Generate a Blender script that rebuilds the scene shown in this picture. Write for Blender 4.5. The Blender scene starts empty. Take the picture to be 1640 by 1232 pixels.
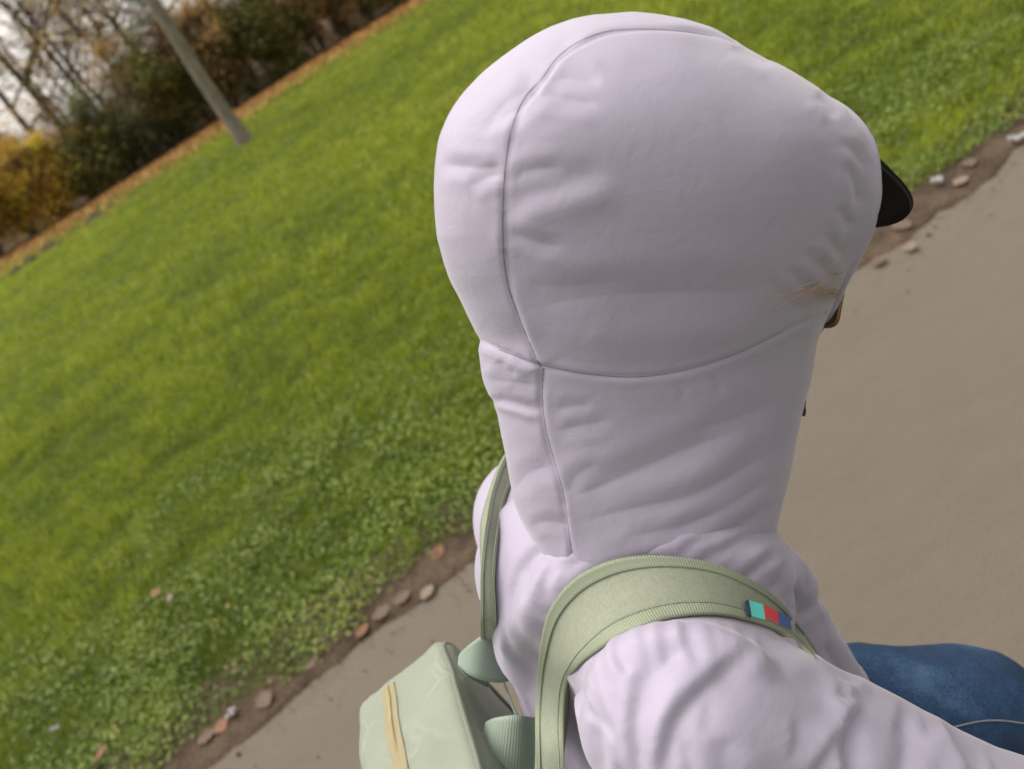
import bpy, bmesh, math, random
import numpy as np
from mathutils import Vector, Matrix
from mathutils.bvhtree import BVHTree

scene = bpy.context.scene
COL = scene.collection
R_ = math.radians

# ------------------------------------------------------------------ camera
FPX, PW, PH = 1239.0, 1640.0, 1232.0
ROLL, PITCH, CAMH = R_(31.5), R_(29.5), 1.8
FW = np.array([0, math.cos(PITCH), -math.sin(PITCH)])
UP0 = np.array([0, math.sin(PITCH), math.cos(PITCH)])
RT0 = np.array([1.0, 0, 0])
CR = math.cos(ROLL) * RT0 - math.sin(ROLL) * UP0
CU = math.sin(ROLL) * RT0 + math.cos(ROLL) * UP0
CAM = np.array([0, 0, CAMH])
cd = bpy.data.cameras.new('camera')
cam = bpy.data.objects.new('camera', cd)
COL.objects.link(cam)
cd.sensor_width = 36.0
cd.lens = 36.0 * FPX / PW
cd.clip_start = 0.02
cd.clip_end = 2000
cd.dof.use_dof = True
cd.dof.focus_distance = 0.56
cd.dof.aperture_fstop = 5.6
m = Matrix((CR.tolist(), CU.tolist(), (-FW).tolist())).transposed().to_4x4()
m.translation = Vector(CAM)
cam.matrix_world = m
scene.camera = cam

# ------------------------------------------------------------------ sky, sun, exposure
SUN_EL, SUN_AZ = R_(66), R_(-50)          # azimuth from +Y towards +X
wd = bpy.data.worlds.new('World')
scene.world = wd
wd.use_nodes = True
nt = wd.node_tree
bgn = nt.nodes['Background']
sky = nt.nodes.new('ShaderNodeTexSky')
sky.sky_type = 'NISHITA'
sky.sun_disc = False
sky.sun_elevation = SUN_EL
sky.sun_rotation = SUN_AZ
sky.air_density = 1.0
sky.dust_density = 4.0
sky.ozone_density = 1.0
hs = nt.nodes.new('ShaderNodeHueSaturation')
hs.inputs['Saturation'].default_value = 0.12
wm = nt.nodes.new('ShaderNodeMix')
wm.data_type = 'RGBA'
wm.blend_type = 'MULTIPLY'
wm.inputs[0].default_value = 1.0
wm.inputs[7].default_value = (1.0, 0.955, 0.90, 1)
nt.links.new(sky.outputs[0], hs.inputs['Color'])
nt.links.new(hs.outputs[0], wm.inputs[6])
nt.links.new(wm.outputs[2], bgn.inputs['Color'])
bgn.inputs['Strength'].default_value = 0.15
sl = bpy.data.lights.new('sun', 'SUN')
sl.energy = 0.8
sl.angle = R_(55)
sl.color = (1.0, 0.95, 0.88)
so = bpy.data.objects.new('sun', sl)
COL.objects.link(so)
sdir = Vector((math.sin(SUN_AZ) * math.cos(SUN_EL), math.cos(SUN_AZ) * math.cos(SUN_EL), math.sin(SUN_EL)))
so.rotation_euler = sdir.to_track_quat('Z', 'Y').to_euler()
scene.view_settings.view_transform = 'Standard'
scene.view_settings.look = 'None'
scene.view_settings.gamma = 1
scene.view_settings.use_curve_mapping = False
scene.view_settings.exposure = 1.27

# ------------------------------------------------------------------ helpers
rng = np.random.default_rng(7)
random.seed(7)

def ray(x, y):
    return (x - 820) / FPX * CR - (y - 616) / FPX * CU + FW

def W(x, y, d):
    """a point of the place seen in direction (x, y) at distance d along the view axis"""
    return CAM + d * ray(x, y)

def proj(p):
    q = np.asarray(p, float) - CAM
    d = q @ FW
    return np.stack([820 + FPX * (q @ CR) / d, 616 - FPX * (q @ CU) / d], -1), d

def ground(x, y, z=0.0):
    r = ray(x, y)
    return CAM + (z - CAMH) / r[2] * r

def link(name, me, parent=None, mat=None):
    o = bpy.data.objects.new(name, me)
    COL.objects.link(o)
    if parent is not None:
        o.parent = parent
    if mat is not None:
        me.materials.append(mat)
    return o

def mesh_np(name, v, faces, smooth=True, attrs=None):
    """faces: list of int arrays (n,3) or (n,4)"""
    me = bpy.data.meshes.new(name)
    v = np.ascontiguousarray(v, np.float32)
    me.vertices.add(len(v))
    me.vertices.foreach_set('co', v.ravel())
    fs = [np.asarray(f, np.int32) for f in faces if len(f)]
    nl = sum(f.size for f in fs)
    npoly = sum(len(f) for f in fs)
    me.loops.add(nl)
    me.polygons.add(npoly)
    me.loops.foreach_set('vertex_index', np.concatenate([f.ravel() for f in fs]))
    tot = np.concatenate([np.full(len(f), f.shape[1], np.int32) for f in fs])
    st = np.concatenate([[0], np.cumsum(tot)[:-1]]).astype(np.int32)
    me.polygons.foreach_set('loop_start', st)
    me.polygons.foreach_set('use_smooth', np.full(npoly, smooth, bool))
    me.update(calc_edges=True)
    me.validate()
    for k, a in (attrs or {}).items():
        at = me.attributes.new(k, 'FLOAT', 'POINT')
        at.data.foreach_set('value', np.ascontiguousarray(a, np.float32))
    return me

def empty(name, loc=(0, 0, 0)):
    o = bpy.data.objects.new(name, None)
    o.empty_display_size = 0.05
    COL.objects.link(o)
    o.location = loc
    return o

def child(name, me, parent, mat):
    """part whose mesh is in world coordinates"""
    o = link(name, me, parent, mat)
    root = parent
    off = Vector((0, 0, 0))
    while root is not None:
        off += root.location
        root = root.parent
    me.transform(Matrix.Translation(-off))
    return o

def tag(o, label, cat, group=None):
    o['label'] = label
    o['category'] = cat
    if group:
        o['group'] = group
    return o

_H = rng.random(4096)
def vnoise(p):
    """value noise, p (n,3) -> -1..1"""
    p = np.asarray(p, float)
    i = np.floor(p).astype(np.int64)
    fr = p - i
    fr = fr * fr * (3 - 2 * fr)
    out = np.zeros(len(p))
    for dx in (0, 1):
        for dy in (0, 1):
            for dz in (0, 1):
                hsh = ((i[:, 0] + dx) * 73856093 ^ (i[:, 1] + dy) * 19349663 ^ (i[:, 2] + dz) * 83492791) & 4095
                w = (fr[:, 0] if dx else 1 - fr[:, 0]) * (fr[:, 1] if dy else 1 - fr[:, 1]) * (fr[:, 2] if dz else 1 - fr[:, 2])
                out += w * _H[hsh]
    return out * 2 - 1

def catmull(pts, n):
    """smooth curve through pts (k,d) -> (n,d), even arclength"""
    p = np.asarray(pts, float)
    p = np.vstack([2 * p[0] - p[1], p, 2 * p[-1] - p[-2]])
    out = []
    for i in range(1, len(p) - 2):
        t = np.linspace(0, 1, 24, endpoint=False)[:, None]
        a, b, c, d = p[i - 1], p[i], p[i + 1], p[i + 2]
        out.append(.5 * (2 * b + (c - a) * t + (2 * a - 5 * b + 4 * c - d) * t ** 2 + (3 * b - a - 3 * c + d) * t ** 3))
    out.append(p[-2][None])
    q = np.vstack(out)
    s = np.concatenate([[0], np.cumsum(np.linalg.norm(np.diff(q, axis=0), axis=1))])
    u = np.linspace(0, s[-1], n)
    return np.stack([np.interp(u, s, q[:, k]) for k in range(q.shape[1])], -1)

def tube_arrays(path, rad, sides=8, cap=True):
    path = np.asarray(path, float)
    n = len(path)
    rad = np.broadcast_to(np.asarray(rad, float), (n,))
    t = np.gradient(path, axis=0)
    t /= np.linalg.norm(t, axis=1)[:, None] + 1e-12
    ref = np.array([0, 0, 1.0]) if abs(t[0][2]) < .9 else np.array([1.0, 0, 0])
    a = np.cross(t, ref)
    a /= np.linalg.norm(a, axis=1)[:, None] + 1e-12
    b = np.cross(t, a)
    th = np.linspace(0, 2 * math.pi, sides, endpoint=False)
    v = path[:, None] + rad[:, None, None] * (np.cos(th)[None, :, None] * a[:, None] + np.sin(th)[None, :, None] * b[:, None])
    v = v.reshape(-1, 3)
    i, j = np.meshgrid(np.arange(n - 1), np.arange(sides), indexing='ij')
    j2 = (j + 1) % sides
    f = np.stack([i * sides + j, i * sides + j2, (i + 1) * sides + j2, (i + 1) * sides + j], -1).reshape(-1, 4)
    return v, f

class Geo:
    """collects arrays for ONE mesh"""
    def __init__(s):
        s.v, s.q, s.t, s.n, s.a = [], [], [], 0, []
    def add(s, v, q=None, t=None, a=None):
        v = np.asarray(v, float)
        if q is not None and len(q): s.q.append(np.asarray(q) + s.n)
        if t is not None and len(t): s.t.append(np.asarray(t) + s.n)
        s.v.append(v)
        s.n += len(v)
        s.a.append(np.zeros(len(v)) if a is None else np.broadcast_to(a, (len(v),)))
    def tube(s, path, rad, sides=8):
        v, f = tube_arrays(path, rad, sides)
        s.add(v, f)
    def mesh(s, name, smooth=True, attr=None):
        fs = []
        if s.q: fs.append(np.concatenate(s.q))
        if s.t: fs.append(np.concatenate(s.t))
        return mesh_np(name, np.concatenate(s.v), fs, smooth, {attr: np.concatenate(s.a)} if attr else None)

def box_geo(g, c, ax, ay, az):
    """box with half axis vectors"""
    c, ax, ay, az = [np.asarray(k, float) for k in (c, ax, ay, az)]
    v = [c + sx * ax + sy * ay + sz * az for sz in (-1, 1) for sy in (-1, 1) for sx in (-1, 1)]
    g.add(v, [[0, 2, 3, 1], [4, 5, 7, 6], [0, 1, 5, 4], [2, 6, 7, 3], [0, 4, 6, 2], [1, 3, 7, 5]])

# ---- implicit surfaces (bodies and clothing grow as one continuous skin)
def capsule(p, a, b, r0, r1):
    a = np.asarray(a, float); b = np.asarray(b, float)
    ab = b - a
    t = np.clip(((p - a) @ ab) / (ab @ ab + 1e-12), 0, 1)
    return np.linalg.norm(p - a - t[:, None] * ab, axis=1) - (r0 + (r1 - r0) * t)

def ellipsoid(p, c, axes, rad):
    q = (p - np.asarray(c, float)) @ np.asarray(axes, float).T
    rad = np.asarray(rad, float)
    k0 = np.linalg.norm(q / rad, axis=1)
    k1 = np.linalg.norm(q / rad ** 2, axis=1) + 1e-9
    return k0 * (k0 - 1) / k1

def smin(a, b, k):
    h = np.clip(.5 + .5 * (b - a) / k, 0, 1)
    return b + (a - b) * h - k * h * (1 - h)

def surface_nets(fn, lo, hi, h):
    lo = np.asarray(lo, float); hi = np.asarray(hi, float)
    n = np.ceil((hi - lo) / h).astype(int) + 1
    xs = [lo[k] + h * np.arange(n[k]) for k in range(3)]
    # coarse pass first: only blocks near the surface are sampled finely
    B = 6
    nb = np.ceil(n / B).astype(int)
    gx = np.stack(np.meshgrid(*[np.arange(k) for k in nb], indexing='ij'), -1).reshape(-1, 3)
    cen = lo + h * (gx * B + (B - 1) / 2)
    dc = fn(cen)
    N2 = nb * B
    D = np.repeat(np.repeat(np.repeat(dc.reshape(nb), B, 0), B, 1), B, 2).astype(np.float32)
    loc = np.stack(np.meshgrid(*[np.arange(B)] * 3, indexing='ij'), -1).reshape(-1, 3)
    nearb = gx[np.abs(dc) < h * B * 1.35]
    for k in range(0, len(nearb), 2000):
        ids = (nearb[k:k + 2000, None] * B + loc[None]).reshape(-1, 3)
        D[tuple(ids.T)] = fn(lo + h * ids)
    D = D[:n[0], :n[1], :n[2]]
    S = D < 0
    cs = np.zeros(n - 1, np.int8)
    for dx in (0, 1):
        for dy in (0, 1):
            for dz in (0, 1):
                cs += S[dx:n[0] - 1 + dx, dy:n[1] - 1 + dy, dz:n[2] - 1 + dz]
    act = np.argwhere((cs > 0) & (cs < 8))
    idx = -np.ones(n - 1, np.int64)
    idx[tuple(act.T)] = np.arange(len(act))
    acc = np.zeros((len(act), 3)); cnt = np.zeros(len(act))
    cor = [(a, b, c) for a in (0, 1) for b in (0, 1) for c in (0, 1)]
    for a in cor:
        for k in range(3):
            if a[k] == 0:
                b = list(a); b[k] = 1
                da = D[tuple((act + a).T)].astype(float); db = D[tuple((act + b).T)].astype(float)
                mk = (da < 0) != (db < 0)
                t = da / np.where(mk, da - db, 1)
                pt = np.tile(np.array(a, float), (len(act), 1)); pt[:, k] = t
                acc[mk] += pt[mk]; cnt[mk] += 1
    v = lo + h * (act + acc / cnt[:, None])
    quads = []
    for k in range(3):
        sa = [slice(1, -1)] * 3; sb = [slice(1, -1)] * 3
        sa[k] = slice(0, -1); sb[k] = slice(1, None)
        A = S[tuple(sa)]; B = S[tuple(sb)]
        e = np.argwhere(A != B)
        off = np.array([1, 1, 1]); off[k] = 0
        g = e + off
        u, w = [(1, 2), (2, 0), (0, 1)][k]
        def cell(du, dw):
            c = g.copy(); c[:, u] -= du; c[:, w] -= dw
            c = np.minimum(c, n - 2)
            return idx[tuple(c.T)]
        q = np.stack([cell(1, 1), cell(0, 1), cell(0, 0), cell(1, 0)], -1)
        fl = B[tuple(e.T)]
        q[fl] = q[fl][:, ::-1]
        quads.append(q[(q >= 0).all(1)])
    return v, np.concatenate(quads)

def normals(v, q):
    a = v[q[:, 2]] - v[q[:, 0]]; b = v[q[:, 3]] - v[q[:, 1]]
    fn = np.cross(a, b)
    vn = np.zeros_like(v)
    for k in range(4):
        for c in range(3):
            vn[:, c] += np.bincount(q[:, k], fn[:, c], len(v))
    return vn / (np.linalg.norm(vn, axis=1)[:, None] + 1e-12)

def relax(v, q, it=3):
    e = np.concatenate([q[:, [0, 1]], q[:, [1, 2]], q[:, [2, 3]], q[:, [3, 0]]])
    for _ in range(it):
        s = np.zeros_like(v); c = np.bincount(e[:, 0], minlength=len(v)) + np.bincount(e[:, 1], minlength=len(v))
        for k in range(3):
            s[:, k] = np.bincount(e[:, 0], v[e[:, 1], k], len(v)) + np.bincount(e[:, 1], v[e[:, 0], k], len(v))
        v = .5 * v + .5 * s / np.maximum(c, 1)[:, None]
    return v

def smooth_scalar(f, q, n, it):
    e = np.concatenate([q[:, [0, 1]], q[:, [1, 2]], q[:, [2, 3]], q[:, [3, 0]]])
    cnt = np.maximum(np.bincount(e[:, 0], minlength=n) + np.bincount(e[:, 1], minlength=n), 1)
    for _ in range(it):
        f = .4 * f + .6 * (np.bincount(e[:, 0], f[e[:, 1]], n) + np.bincount(e[:, 1], f[e[:, 0]], n)) / cnt
    return f

def subdivide_mesh(v, q, levels=1):
    me = mesh_np('tmp', v, [q])
    o = bpy.data.objects.new('tmp', me); COL.objects.link(o)
    md = o.modifiers.new('s', 'SUBSURF'); md.levels = levels; md.render_levels = levels
    dg = bpy.context.evaluated_depsgraph_get()
    ev = o.evaluated_get(dg).to_mesh()
    vv = np.empty(len(ev.vertices) * 3, np.float32); ev.vertices.foreach_get('co', vv)
    qq = np.empty(len(ev.loops), np.int32); ev.loops.foreach_get('vertex_index', qq)
    bpy.data.objects.remove(o); bpy.data.meshes.remove(me)
    return vv.reshape(-1, 3).astype(float), qq.reshape(-1, 4)

def curve_dist(P2, pts, n=40):
    """distance of points (n,2) to a smooth curve, side sign and position along it"""
    c = catmull(pts, n)
    best = np.full(len(P2), 1e9); sg = np.zeros(len(P2)); tt = np.zeros(len(P2))
    for i in range(n - 1):
        a, b = c[i], c[i + 1]
        ab = b - a
        t = np.clip(((P2 - a) @ ab) / (ab @ ab + 1e-9), 0, 1)
        r = P2 - a - t[:, None] * ab
        d = np.hypot(r[:, 0], r[:, 1])
        mk = d < best
        best[mk] = d[mk]
        sg[mk] = np.sign(ab[0] * r[:, 1] - ab[1] * r[:, 0])[mk]
        tt[mk] = ((i + t) / (n - 1))[mk]
    return best, sg, tt

def folds(P2, lst, out):
    """lst: (points, amplitude m, width px[, kind]) kind 'v' valley, 's' step (first side high)"""
    for f in lst:
        pts, amp, w = f[:3]
        kind = f[3] if len(f) > 3 else 'v'
        pts = np.asarray(pts, float)
        lo = pts.min(0) - 4 * w; hi = pts.max(0) + 4 * w
        mk = (P2 > lo).all(1) & (P2 < hi).all(1)
        if not mk.any(): continue
        d, s, t = curve_dist(P2[mk], pts)
        tap = np.clip(np.minimum(t, 1 - t) * 5 + .06, 0, 1)
        ends = (t < .001) | (t > .999)
        tap = np.where(ends, tap * np.exp(-(d / w) ** 2), tap)
        x = d / w
        if kind == 'v':
            out[mk] += tap * amp * (-.45 * np.exp(-x * x) - .6 * np.exp(-x * 1.9) + .42 * np.exp(-((x - 1.8) / .9) ** 2))
        elif kind == 'f':
            u = s * x
            out[mk] += tap * amp * (np.tanh(u / .38) * np.exp(-(u / 1.9) ** 2) * .75 - .35 * np.exp(-(u / .5) ** 2))
        elif kind == 'r':
            out[mk] += tap * amp * np.exp(-x * x)
        else:
            out[mk] += tap * amp * s * x * np.exp(-x * x * .6) * 1.4
    return out

def seam(P2, pts, out, depth, w=5, puck=.0012, pw=26, freq=26, seed=0):
    """a sewn seam: narrow groove with gathered fabric either side"""
    d, s, t = curve_dist(P2, pts, 80)
    ends = (t < .001) | (t > .999)
    L = np.linalg.norm(np.diff(catmull(pts, 60), axis=0), axis=1).sum()
    q = np.stack([t * L / freq, s * 3.1 + 20 * seed, d / 60], -1)
    nn = vnoise(q)
    g = -depth * np.exp(-(d / w) ** 2) + .18 * depth * np.exp(-((d - 3 * w) / (2 * w)) ** 2)
    g += puck * nn * np.exp(-(d / pw)) * (1 - np.exp(-(d / w) ** 2) * .6)
    g[ends] *= np.exp(-(d[ends] / w))
    out += g
    return out

# ------------------------------------------------------------------ materials
def mat(name, color=(.5, .5, .5), rough=.6, spec=.4):
    mt = bpy.data.materials.new(name)
    mt.use_nodes = True
    b = mt.node_tree.nodes['Principled BSDF']
    b.inputs['Base Color'].default_value = (*color, 1)
    b.inputs['Roughness'].default_value = rough
    b.inputs['Specular IOR Level'].default_value = spec
    return mt, mt.node_tree, b

def node(nt, typ, **kw):
    n = nt.nodes.new(typ)
    for k, v in kw.items():
        if k in n.inputs: n.inputs[k].default_value = v
        else: setattr(n, k, v)
    return n

def noise_ramp(nt, scale, stops, detail=4, rough=.6, vec=None, interp='LINEAR'):
    n = node(nt, 'ShaderNodeTexNoise', Scale=scale, Detail=detail, Roughness=rough)
    if vec is not None: nt.links.new(vec, n.inputs['Vector'])
    r = node(nt, 'ShaderNodeValToRGB')
    r.color_ramp.interpolation = interp
    e = r.color_ramp.elements
    while len(e) < len(stops): e.new(.5)
    for k, (p, c) in enumerate(stops):
        e[k].position = p
        e[k].color = (*c, 1) if len(c) == 3 else c
    nt.links.new(n.outputs['Fac'], r.inputs['Fac'])
    return n, r

def mixc(nt, a, b, fac, mode='MIX'):
    mx = nt.nodes.new('ShaderNodeMix')
    mx.data_type = 'RGBA'
    mx.blend_type = mode
    for s, i in ((a, 6), (b, 7), (fac, 0)):
        if hasattr(s, 'is_linked'): nt.links.new(s, mx.inputs[i])
        elif i == 0: mx.inputs[0].default_value = s
        else: mx.inputs[i].default_value = (*s, 1)
    return mx.outputs[2]

def bump(nt, b, height, strength=.2, dist=.001):
    bp = node(nt, 'ShaderNodeBump', Strength=strength, Distance=dist)
    nt.links.new(height, bp.inputs['Height'])
    if b.inputs['Normal'].is_linked:
        nt.links.new(b.inputs['Normal'].links[0].from_socket, bp.inputs['Normal'])
    nt.links.new(bp.outputs[0], b.inputs['Normal'])

def objcoord(nt, scale=(1, 1, 1), rotz=0):
    tc = nt.nodes.new('ShaderNodeTexCoord')
    mp = node(nt, 'ShaderNodeMapping')
    mp.inputs['Scale'].default_value = scale
    mp.inputs['Rotation'].default_value = (0, 0, rotz)
    nt.links.new(tc.outputs['Object'], mp.inputs['Vector'])
    return mp.outputs[0]

def fabric(name, color, rough=.5, weave=2200, weave_s=.12, crinkle=.0, sheen=.15, var=.06):
    mt, nt, b = mat(name, color, rough, .25)
    v = objcoord(nt)
    dark = tuple(c * (1 - var) for c in color); lite = tuple(min(1, c * (1 + var)) for c in color)
    n, r = noise_ramp(nt, 9, [(.3, dark), (.7, lite)], 5, .6, v)
    nt.links.new(r.outputs[0], b.inputs['Base Color'])
    w1 = node(nt, 'ShaderNodeTexNoise', Scale=weave, Detail=2)
    nt.links.new(v, w1.inputs['Vector'])
    if crinkle:
        c1 = node(nt, 'ShaderNodeTexNoise', Scale=38, Detail=5, Roughness=.55, Distortion=.8)
        nt.links.new(v, c1.inputs['Vector'])
        bump(nt, b, c1.outputs['Fac'], .5, crinkle)
        c2 = node(nt, 'ShaderNodeTexNoise', Scale=130, Detail=4, Roughness=.6, Distortion=1.2)
        nt.links.new(v, c2.inputs['Vector'])
        bump(nt, b, c2.outputs['Fac'], .35, crinkle * .35)
    bump(nt, b, w1.outputs['Fac'], weave_s, .0006)
    b.inputs['Sheen Weight'].default_value = sheen
    b.inputs['Sheen Roughness'].default_value = .4
    return mt

M = {}
M['lilac'] = fabric('lilac_nylon', (.286, .257, .327), .55, 1500, .09, .0015, .25, .06)
M['lining'] = fabric('lilac_lining', (.50, .43, .52), .7, 1800, .05)
M['sage'] = fabric('sage_canvas', (.19, .207, .155), .72, 1500, .25, .0006, .1, .07)
nt_ = M['sage'].node_tree; b_ = nt_.nodes['Principled BSDF']
for sc_ in ((900, 120, 900), (120, 900, 300)):
    nn_, rr_ = noise_ramp(nt_, 1.0, [(.3, (.90, .90, .89)), (.7, (1.08, 1.08, 1.07))], 2, .6, objcoord(nt_, sc_))
    nt_.links.new(mixc(nt_, b_.inputs['Base Color'].links[0].from_socket, rr_.outputs[0], 1.0, 'MULTIPLY'), b_.inputs['Base Color'])
M['sage_bag'] = fabric('sage_coated_canvas', (.175, .195, .15), .6, 1500, .2, .0008, .1, .08)
M['mint'] = fabric('mint_webbing', (.19, .24, .195), .5, 900, .2, .0, .2, .05)
M['denim'] = None
M['black'] = mat('black_cotton', (.012, .012, .013), .8, .3)[0]
M['blackplastic'] = mat('black_plastic', (.012, .012, .014), .4, .5)[0]
M['teal_tab'] = fabric('teal_tab', (.08, .58, .52), .6)
M['red_tab'] = fabric('red_tab', (.62, .012, .03), .6)
M['blue_tab'] = fabric('blue_tab', (.008, .06, .27), .6)
M['navy_tab'] = fabric('navy_tab', (.01, .015, .04), .7)
M['zip'] = fabric('zip_tape', (.205, .178, .10), .6, 900, .2)
M['zip_tooth'] = fabric('zip_teeth', (.30, .25, .12), .5, 900, .1)
M['piping'] = fabric('bag_piping', (.13, .15, .11), .7)
M['skin'] = mat('skin', (.55, .33, .24), .5, .4)[0]
M['hair'] = mat('light_brown_hair', (.36, .23, .13), .45, .5)[0]
M['tortoise'] = mat('tortoiseshell', (.12, .06, .025), .25, .5)[0]

def creases(mt, color, scale=16, amt=.5):
    nt = mt.node_tree; b = nt.nodes['Principled BSDF']
    v = objcoord(nt)
    ns = node(nt, 'ShaderNodeTexNoise', Scale=6, Detail=3); nt.links.new(v, ns.inputs['Vector'])
    vm = node(nt, 'ShaderNodeVectorMath', operation='MULTIPLY_ADD'); vm.inputs[1].default_value = (.12, .12, .12)
    nt.links.new(ns.outputs['Color'], vm.inputs[0]); nt.links.new(v, vm.inputs[2])
    vo = node(nt, 'ShaderNodeTexVoronoi', Scale=scale); vo.feature = 'DISTANCE_TO_EDGE'; nt.links.new(vm.outputs[0], vo.inputs['Vector'])
    mr = node(nt, 'ShaderNodeMapRange'); mr.inputs[1].default_value = 0; mr.inputs[2].default_value = .055; mr.inputs[3].default_value = 1; mr.inputs[4].default_value = 0
    nt.links.new(vo.outputs['Distance'], mr.inputs[0])
    n2, r2 = noise_ramp(nt, 11, [(.48, (0, 0, 0)), (.62, (1, 1, 1))], 2, .5, v)
    ml = node(nt, 'ShaderNodeMath', operation='MULTIPLY'); nt.links.new(mr.outputs[0], ml.inputs[0]); nt.links.new(r2.outputs[0], ml.inputs[1])
    m2 = node(nt, 'ShaderNodeMath', operation='MULTIPLY'); nt.links.new(ml.outputs[0], m2.inputs[0]); m2.inputs[1].default_value = amt
    nt.links.new(mixc(nt, b.inputs['Base Color'].links[0].from_socket, color, m2.outputs[0]), b.inputs['Base Color'])
    bump(nt, b, ml.outputs[0], .5, .0012)
creases(M['sage_bag'], (.26, .28, .225), 20, .35)

def ribbed(name, color, scale, color2):
    """webbing with fine ribs across"""
    mt, nt, b = mat(name, color, .65, .3)
    a = node(nt, 'ShaderNodeAttribute', attribute_name='along')
    mp = node(nt, 'ShaderNodeMath', operation='MULTIPLY'); mp.inputs[1].default_value = scale
    nt.links.new(a.outputs['Fac'], mp.inputs[0])
    sn = node(nt, 'ShaderNodeMath', operation='SINE')
    nt.links.new(mp.outputs[0], sn.inputs[0])
    ad = node(nt, 'ShaderNodeMath', operation='MULTIPLY_ADD'); ad.inputs[1].default_value = .5; ad.inputs[2].default_value = .5
    nt.links.new(sn.outputs[0], ad.inputs[0])
    nt.links.new(mixc(nt, color2, color, ad.outputs[0]), b.inputs['Base Color'])
    bump(nt, b, ad.outputs[0], .5, .0007)
    return mt
M['binding'] = ribbed('strap_binding', (.225, .25, .175), 2 * math.pi / .0019, (.18, .205, .14))
M['webbing'] = ribbed('ribbed_webbing', (.235, .285, .235), 2 * math.pi / .0030, (.18, .225, .18))

# denim
mt, nt, b = mat('blue_denim', (.05, .1, .2), .8, .2)
v = objcoord(nt)
n1, r1 = noise_ramp(nt, 14, [(.3, (.010, .020, .040)), (.55, (.017, .042, .090)), (.75, (.046, .088, .155))], 6, .65, v)
n2, r2 = noise_ramp(nt, 420, [(.35, (.6, .6, .6)), (.65, (1.45, 1.45, 1.45))], 3, .7, objcoord(nt, (1, 1, 3.5)))
nt.links.new(mixc(nt, r1.outputs[0], r2.outputs[0], 1.0, 'MULTIPLY'), b.inputs['Base Color'])
bump(nt, b, n2.outputs['Fac'], .5, .001)
M['denim'] = mt
M['thread'] = mat('pale_thread', (.26, .25, .24), .7, .3)[0]

# ================================================================== the setting
TH = math.atan(.161)
PS = np.array([math.cos(TH), math.sin(TH)]); PT = np.array([-math.sin(TH), math.cos(TH)])
def st(s, t): return PS * s + PT * t
T_PATH, T_GRASS, T_FAR = 2.257, 2.36, -0.75
HEDGE = lambda x: 29.9 + .25 * x
def hedge_t(x, y): return (HEDGE(x) - y) * .97      # metres in front of the hedge

# ---- ground sheet (lawn soil and thatch under the blades)
mt, nt, b = mat('lawn_ground', (.06, .08, .02), .95, .1)
v = objcoord(nt)
n1, r1 = noise_ramp(nt, .35, [(.32, (.058, .08, .010)), (.5, (.095, .13, .010)), (.68, (.13, .155, .012))], 5, .6, v)
n2, r2 = noise_ramp(nt, 3.2, [(.3, (.55, .55, .5)), (.5, (.95, .95, .9)), (.75, (1.25, 1.2, 1.1))], 6, .7, v)
n3, r3 = noise_ramp(nt, 38, [(.3, (.4, .4, .4)), (.7, (1.35, 1.35, 1.3))], 5, .7, v)
c_ = mixc(nt, mixc(nt, r1.outputs[0], r2.outputs[0], 1.0, 'MULTIPLY'), r3.outputs[0], 1.0, 'MULTIPLY')
nt.links.new(c_, b.inputs['Base Color'])
bump(nt, b, n3.outputs['Fac'], 1.0, .05)
M['lawn'] = mt
gx = np.concatenate([[-400, -120, -60], np.linspace(-36, 36, 73), [60, 120, 400]])
gy = np.concatenate([[-300, -60, -20], np.linspace(-6, 44, 51), [70, 140, 500]])
X, Y = np.meshgrid(gx, gy, indexing='ij')
Z = .05 * vnoise(np.stack([X.ravel() / 5, Y.ravel() / 5, X.ravel() * 0], -1)).reshape(X.shape) * np.clip((Y - 7) / 8, 0, 1) * (np.abs(X) < 60) * (Y < 60)
def lawn_z(x, y):
    return .05 * vnoise(np.stack([x / 5, y / 5, x * 0], -1)) * np.clip((y - 7) / 8, 0, 1)
ni, nj = X.shape
ii, jj = np.meshgrid(np.arange(ni - 1), np.arange(nj - 1), indexing='ij')
q = np.stack([ii * nj + jj, (ii + 1) * nj + jj, (ii + 1) * nj + jj + 1, ii * nj + jj + 1], -1).reshape(-1, 4)
o = link('ground', mesh_np('ground', np.stack([X.ravel(), Y.ravel(), Z.ravel()], -1), [q]), None, M['lawn'])
o['kind'] = 'structure'

# ---- path
mt, nt, b = mat('worn_tarmac', (.2, .16, .12), .9, .25)
v = objcoord(nt, (1, 1, 1), -TH)
vs_ = objcoord(nt, (.4, 1.3, 1), -TH)
n1, r1 = noise_ramp(nt, .9, [(.3, (.092, .077, .060)), (.55, (.102, .086, .068)), (.75, (.112, .095, .076))], 6, .65, vs_)
n2, r2 = noise_ramp(nt, 190, [(.28, (.62, .60, .58)), (.45, (.93, .93, .93)), (.6, (1.04, 1.04, 1.03)), (.78, (1.5, 1.48, 1.42))], 3, .75, v)
n4, r4 = noise_ramp(nt, 16, [(.32, (.95, .948, .945)), (.6, (1.02, 1.018, 1.016))], 5, .7, vs_)
n5, r5 = noise_ramp(nt, 2.6, [(.62, (0, 0, 0)), (.74, (1, 1, 1))], 4, .6, vs_)
c_ = mixc(nt, mixc(nt, r1.outputs[0], r2.outputs[0], 1.0, 'MULTIPLY'), r4.outputs[0], 1.0, 'MULTIPLY')
fm = node(nt, 'ShaderNodeMath', operation='MULTIPLY'); fm.inputs[1].default_value = .22
nt.links.new(r5.outputs[0], fm.inputs[0])
c_ = mixc(nt, c_, (.085, .068, .045), fm.outputs[0])
nt.links.new(c_, b.inputs['Base Color'])
bump(nt, b, n2.outputs['Fac'], .6, .0025)
M['path'] = mt
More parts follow.
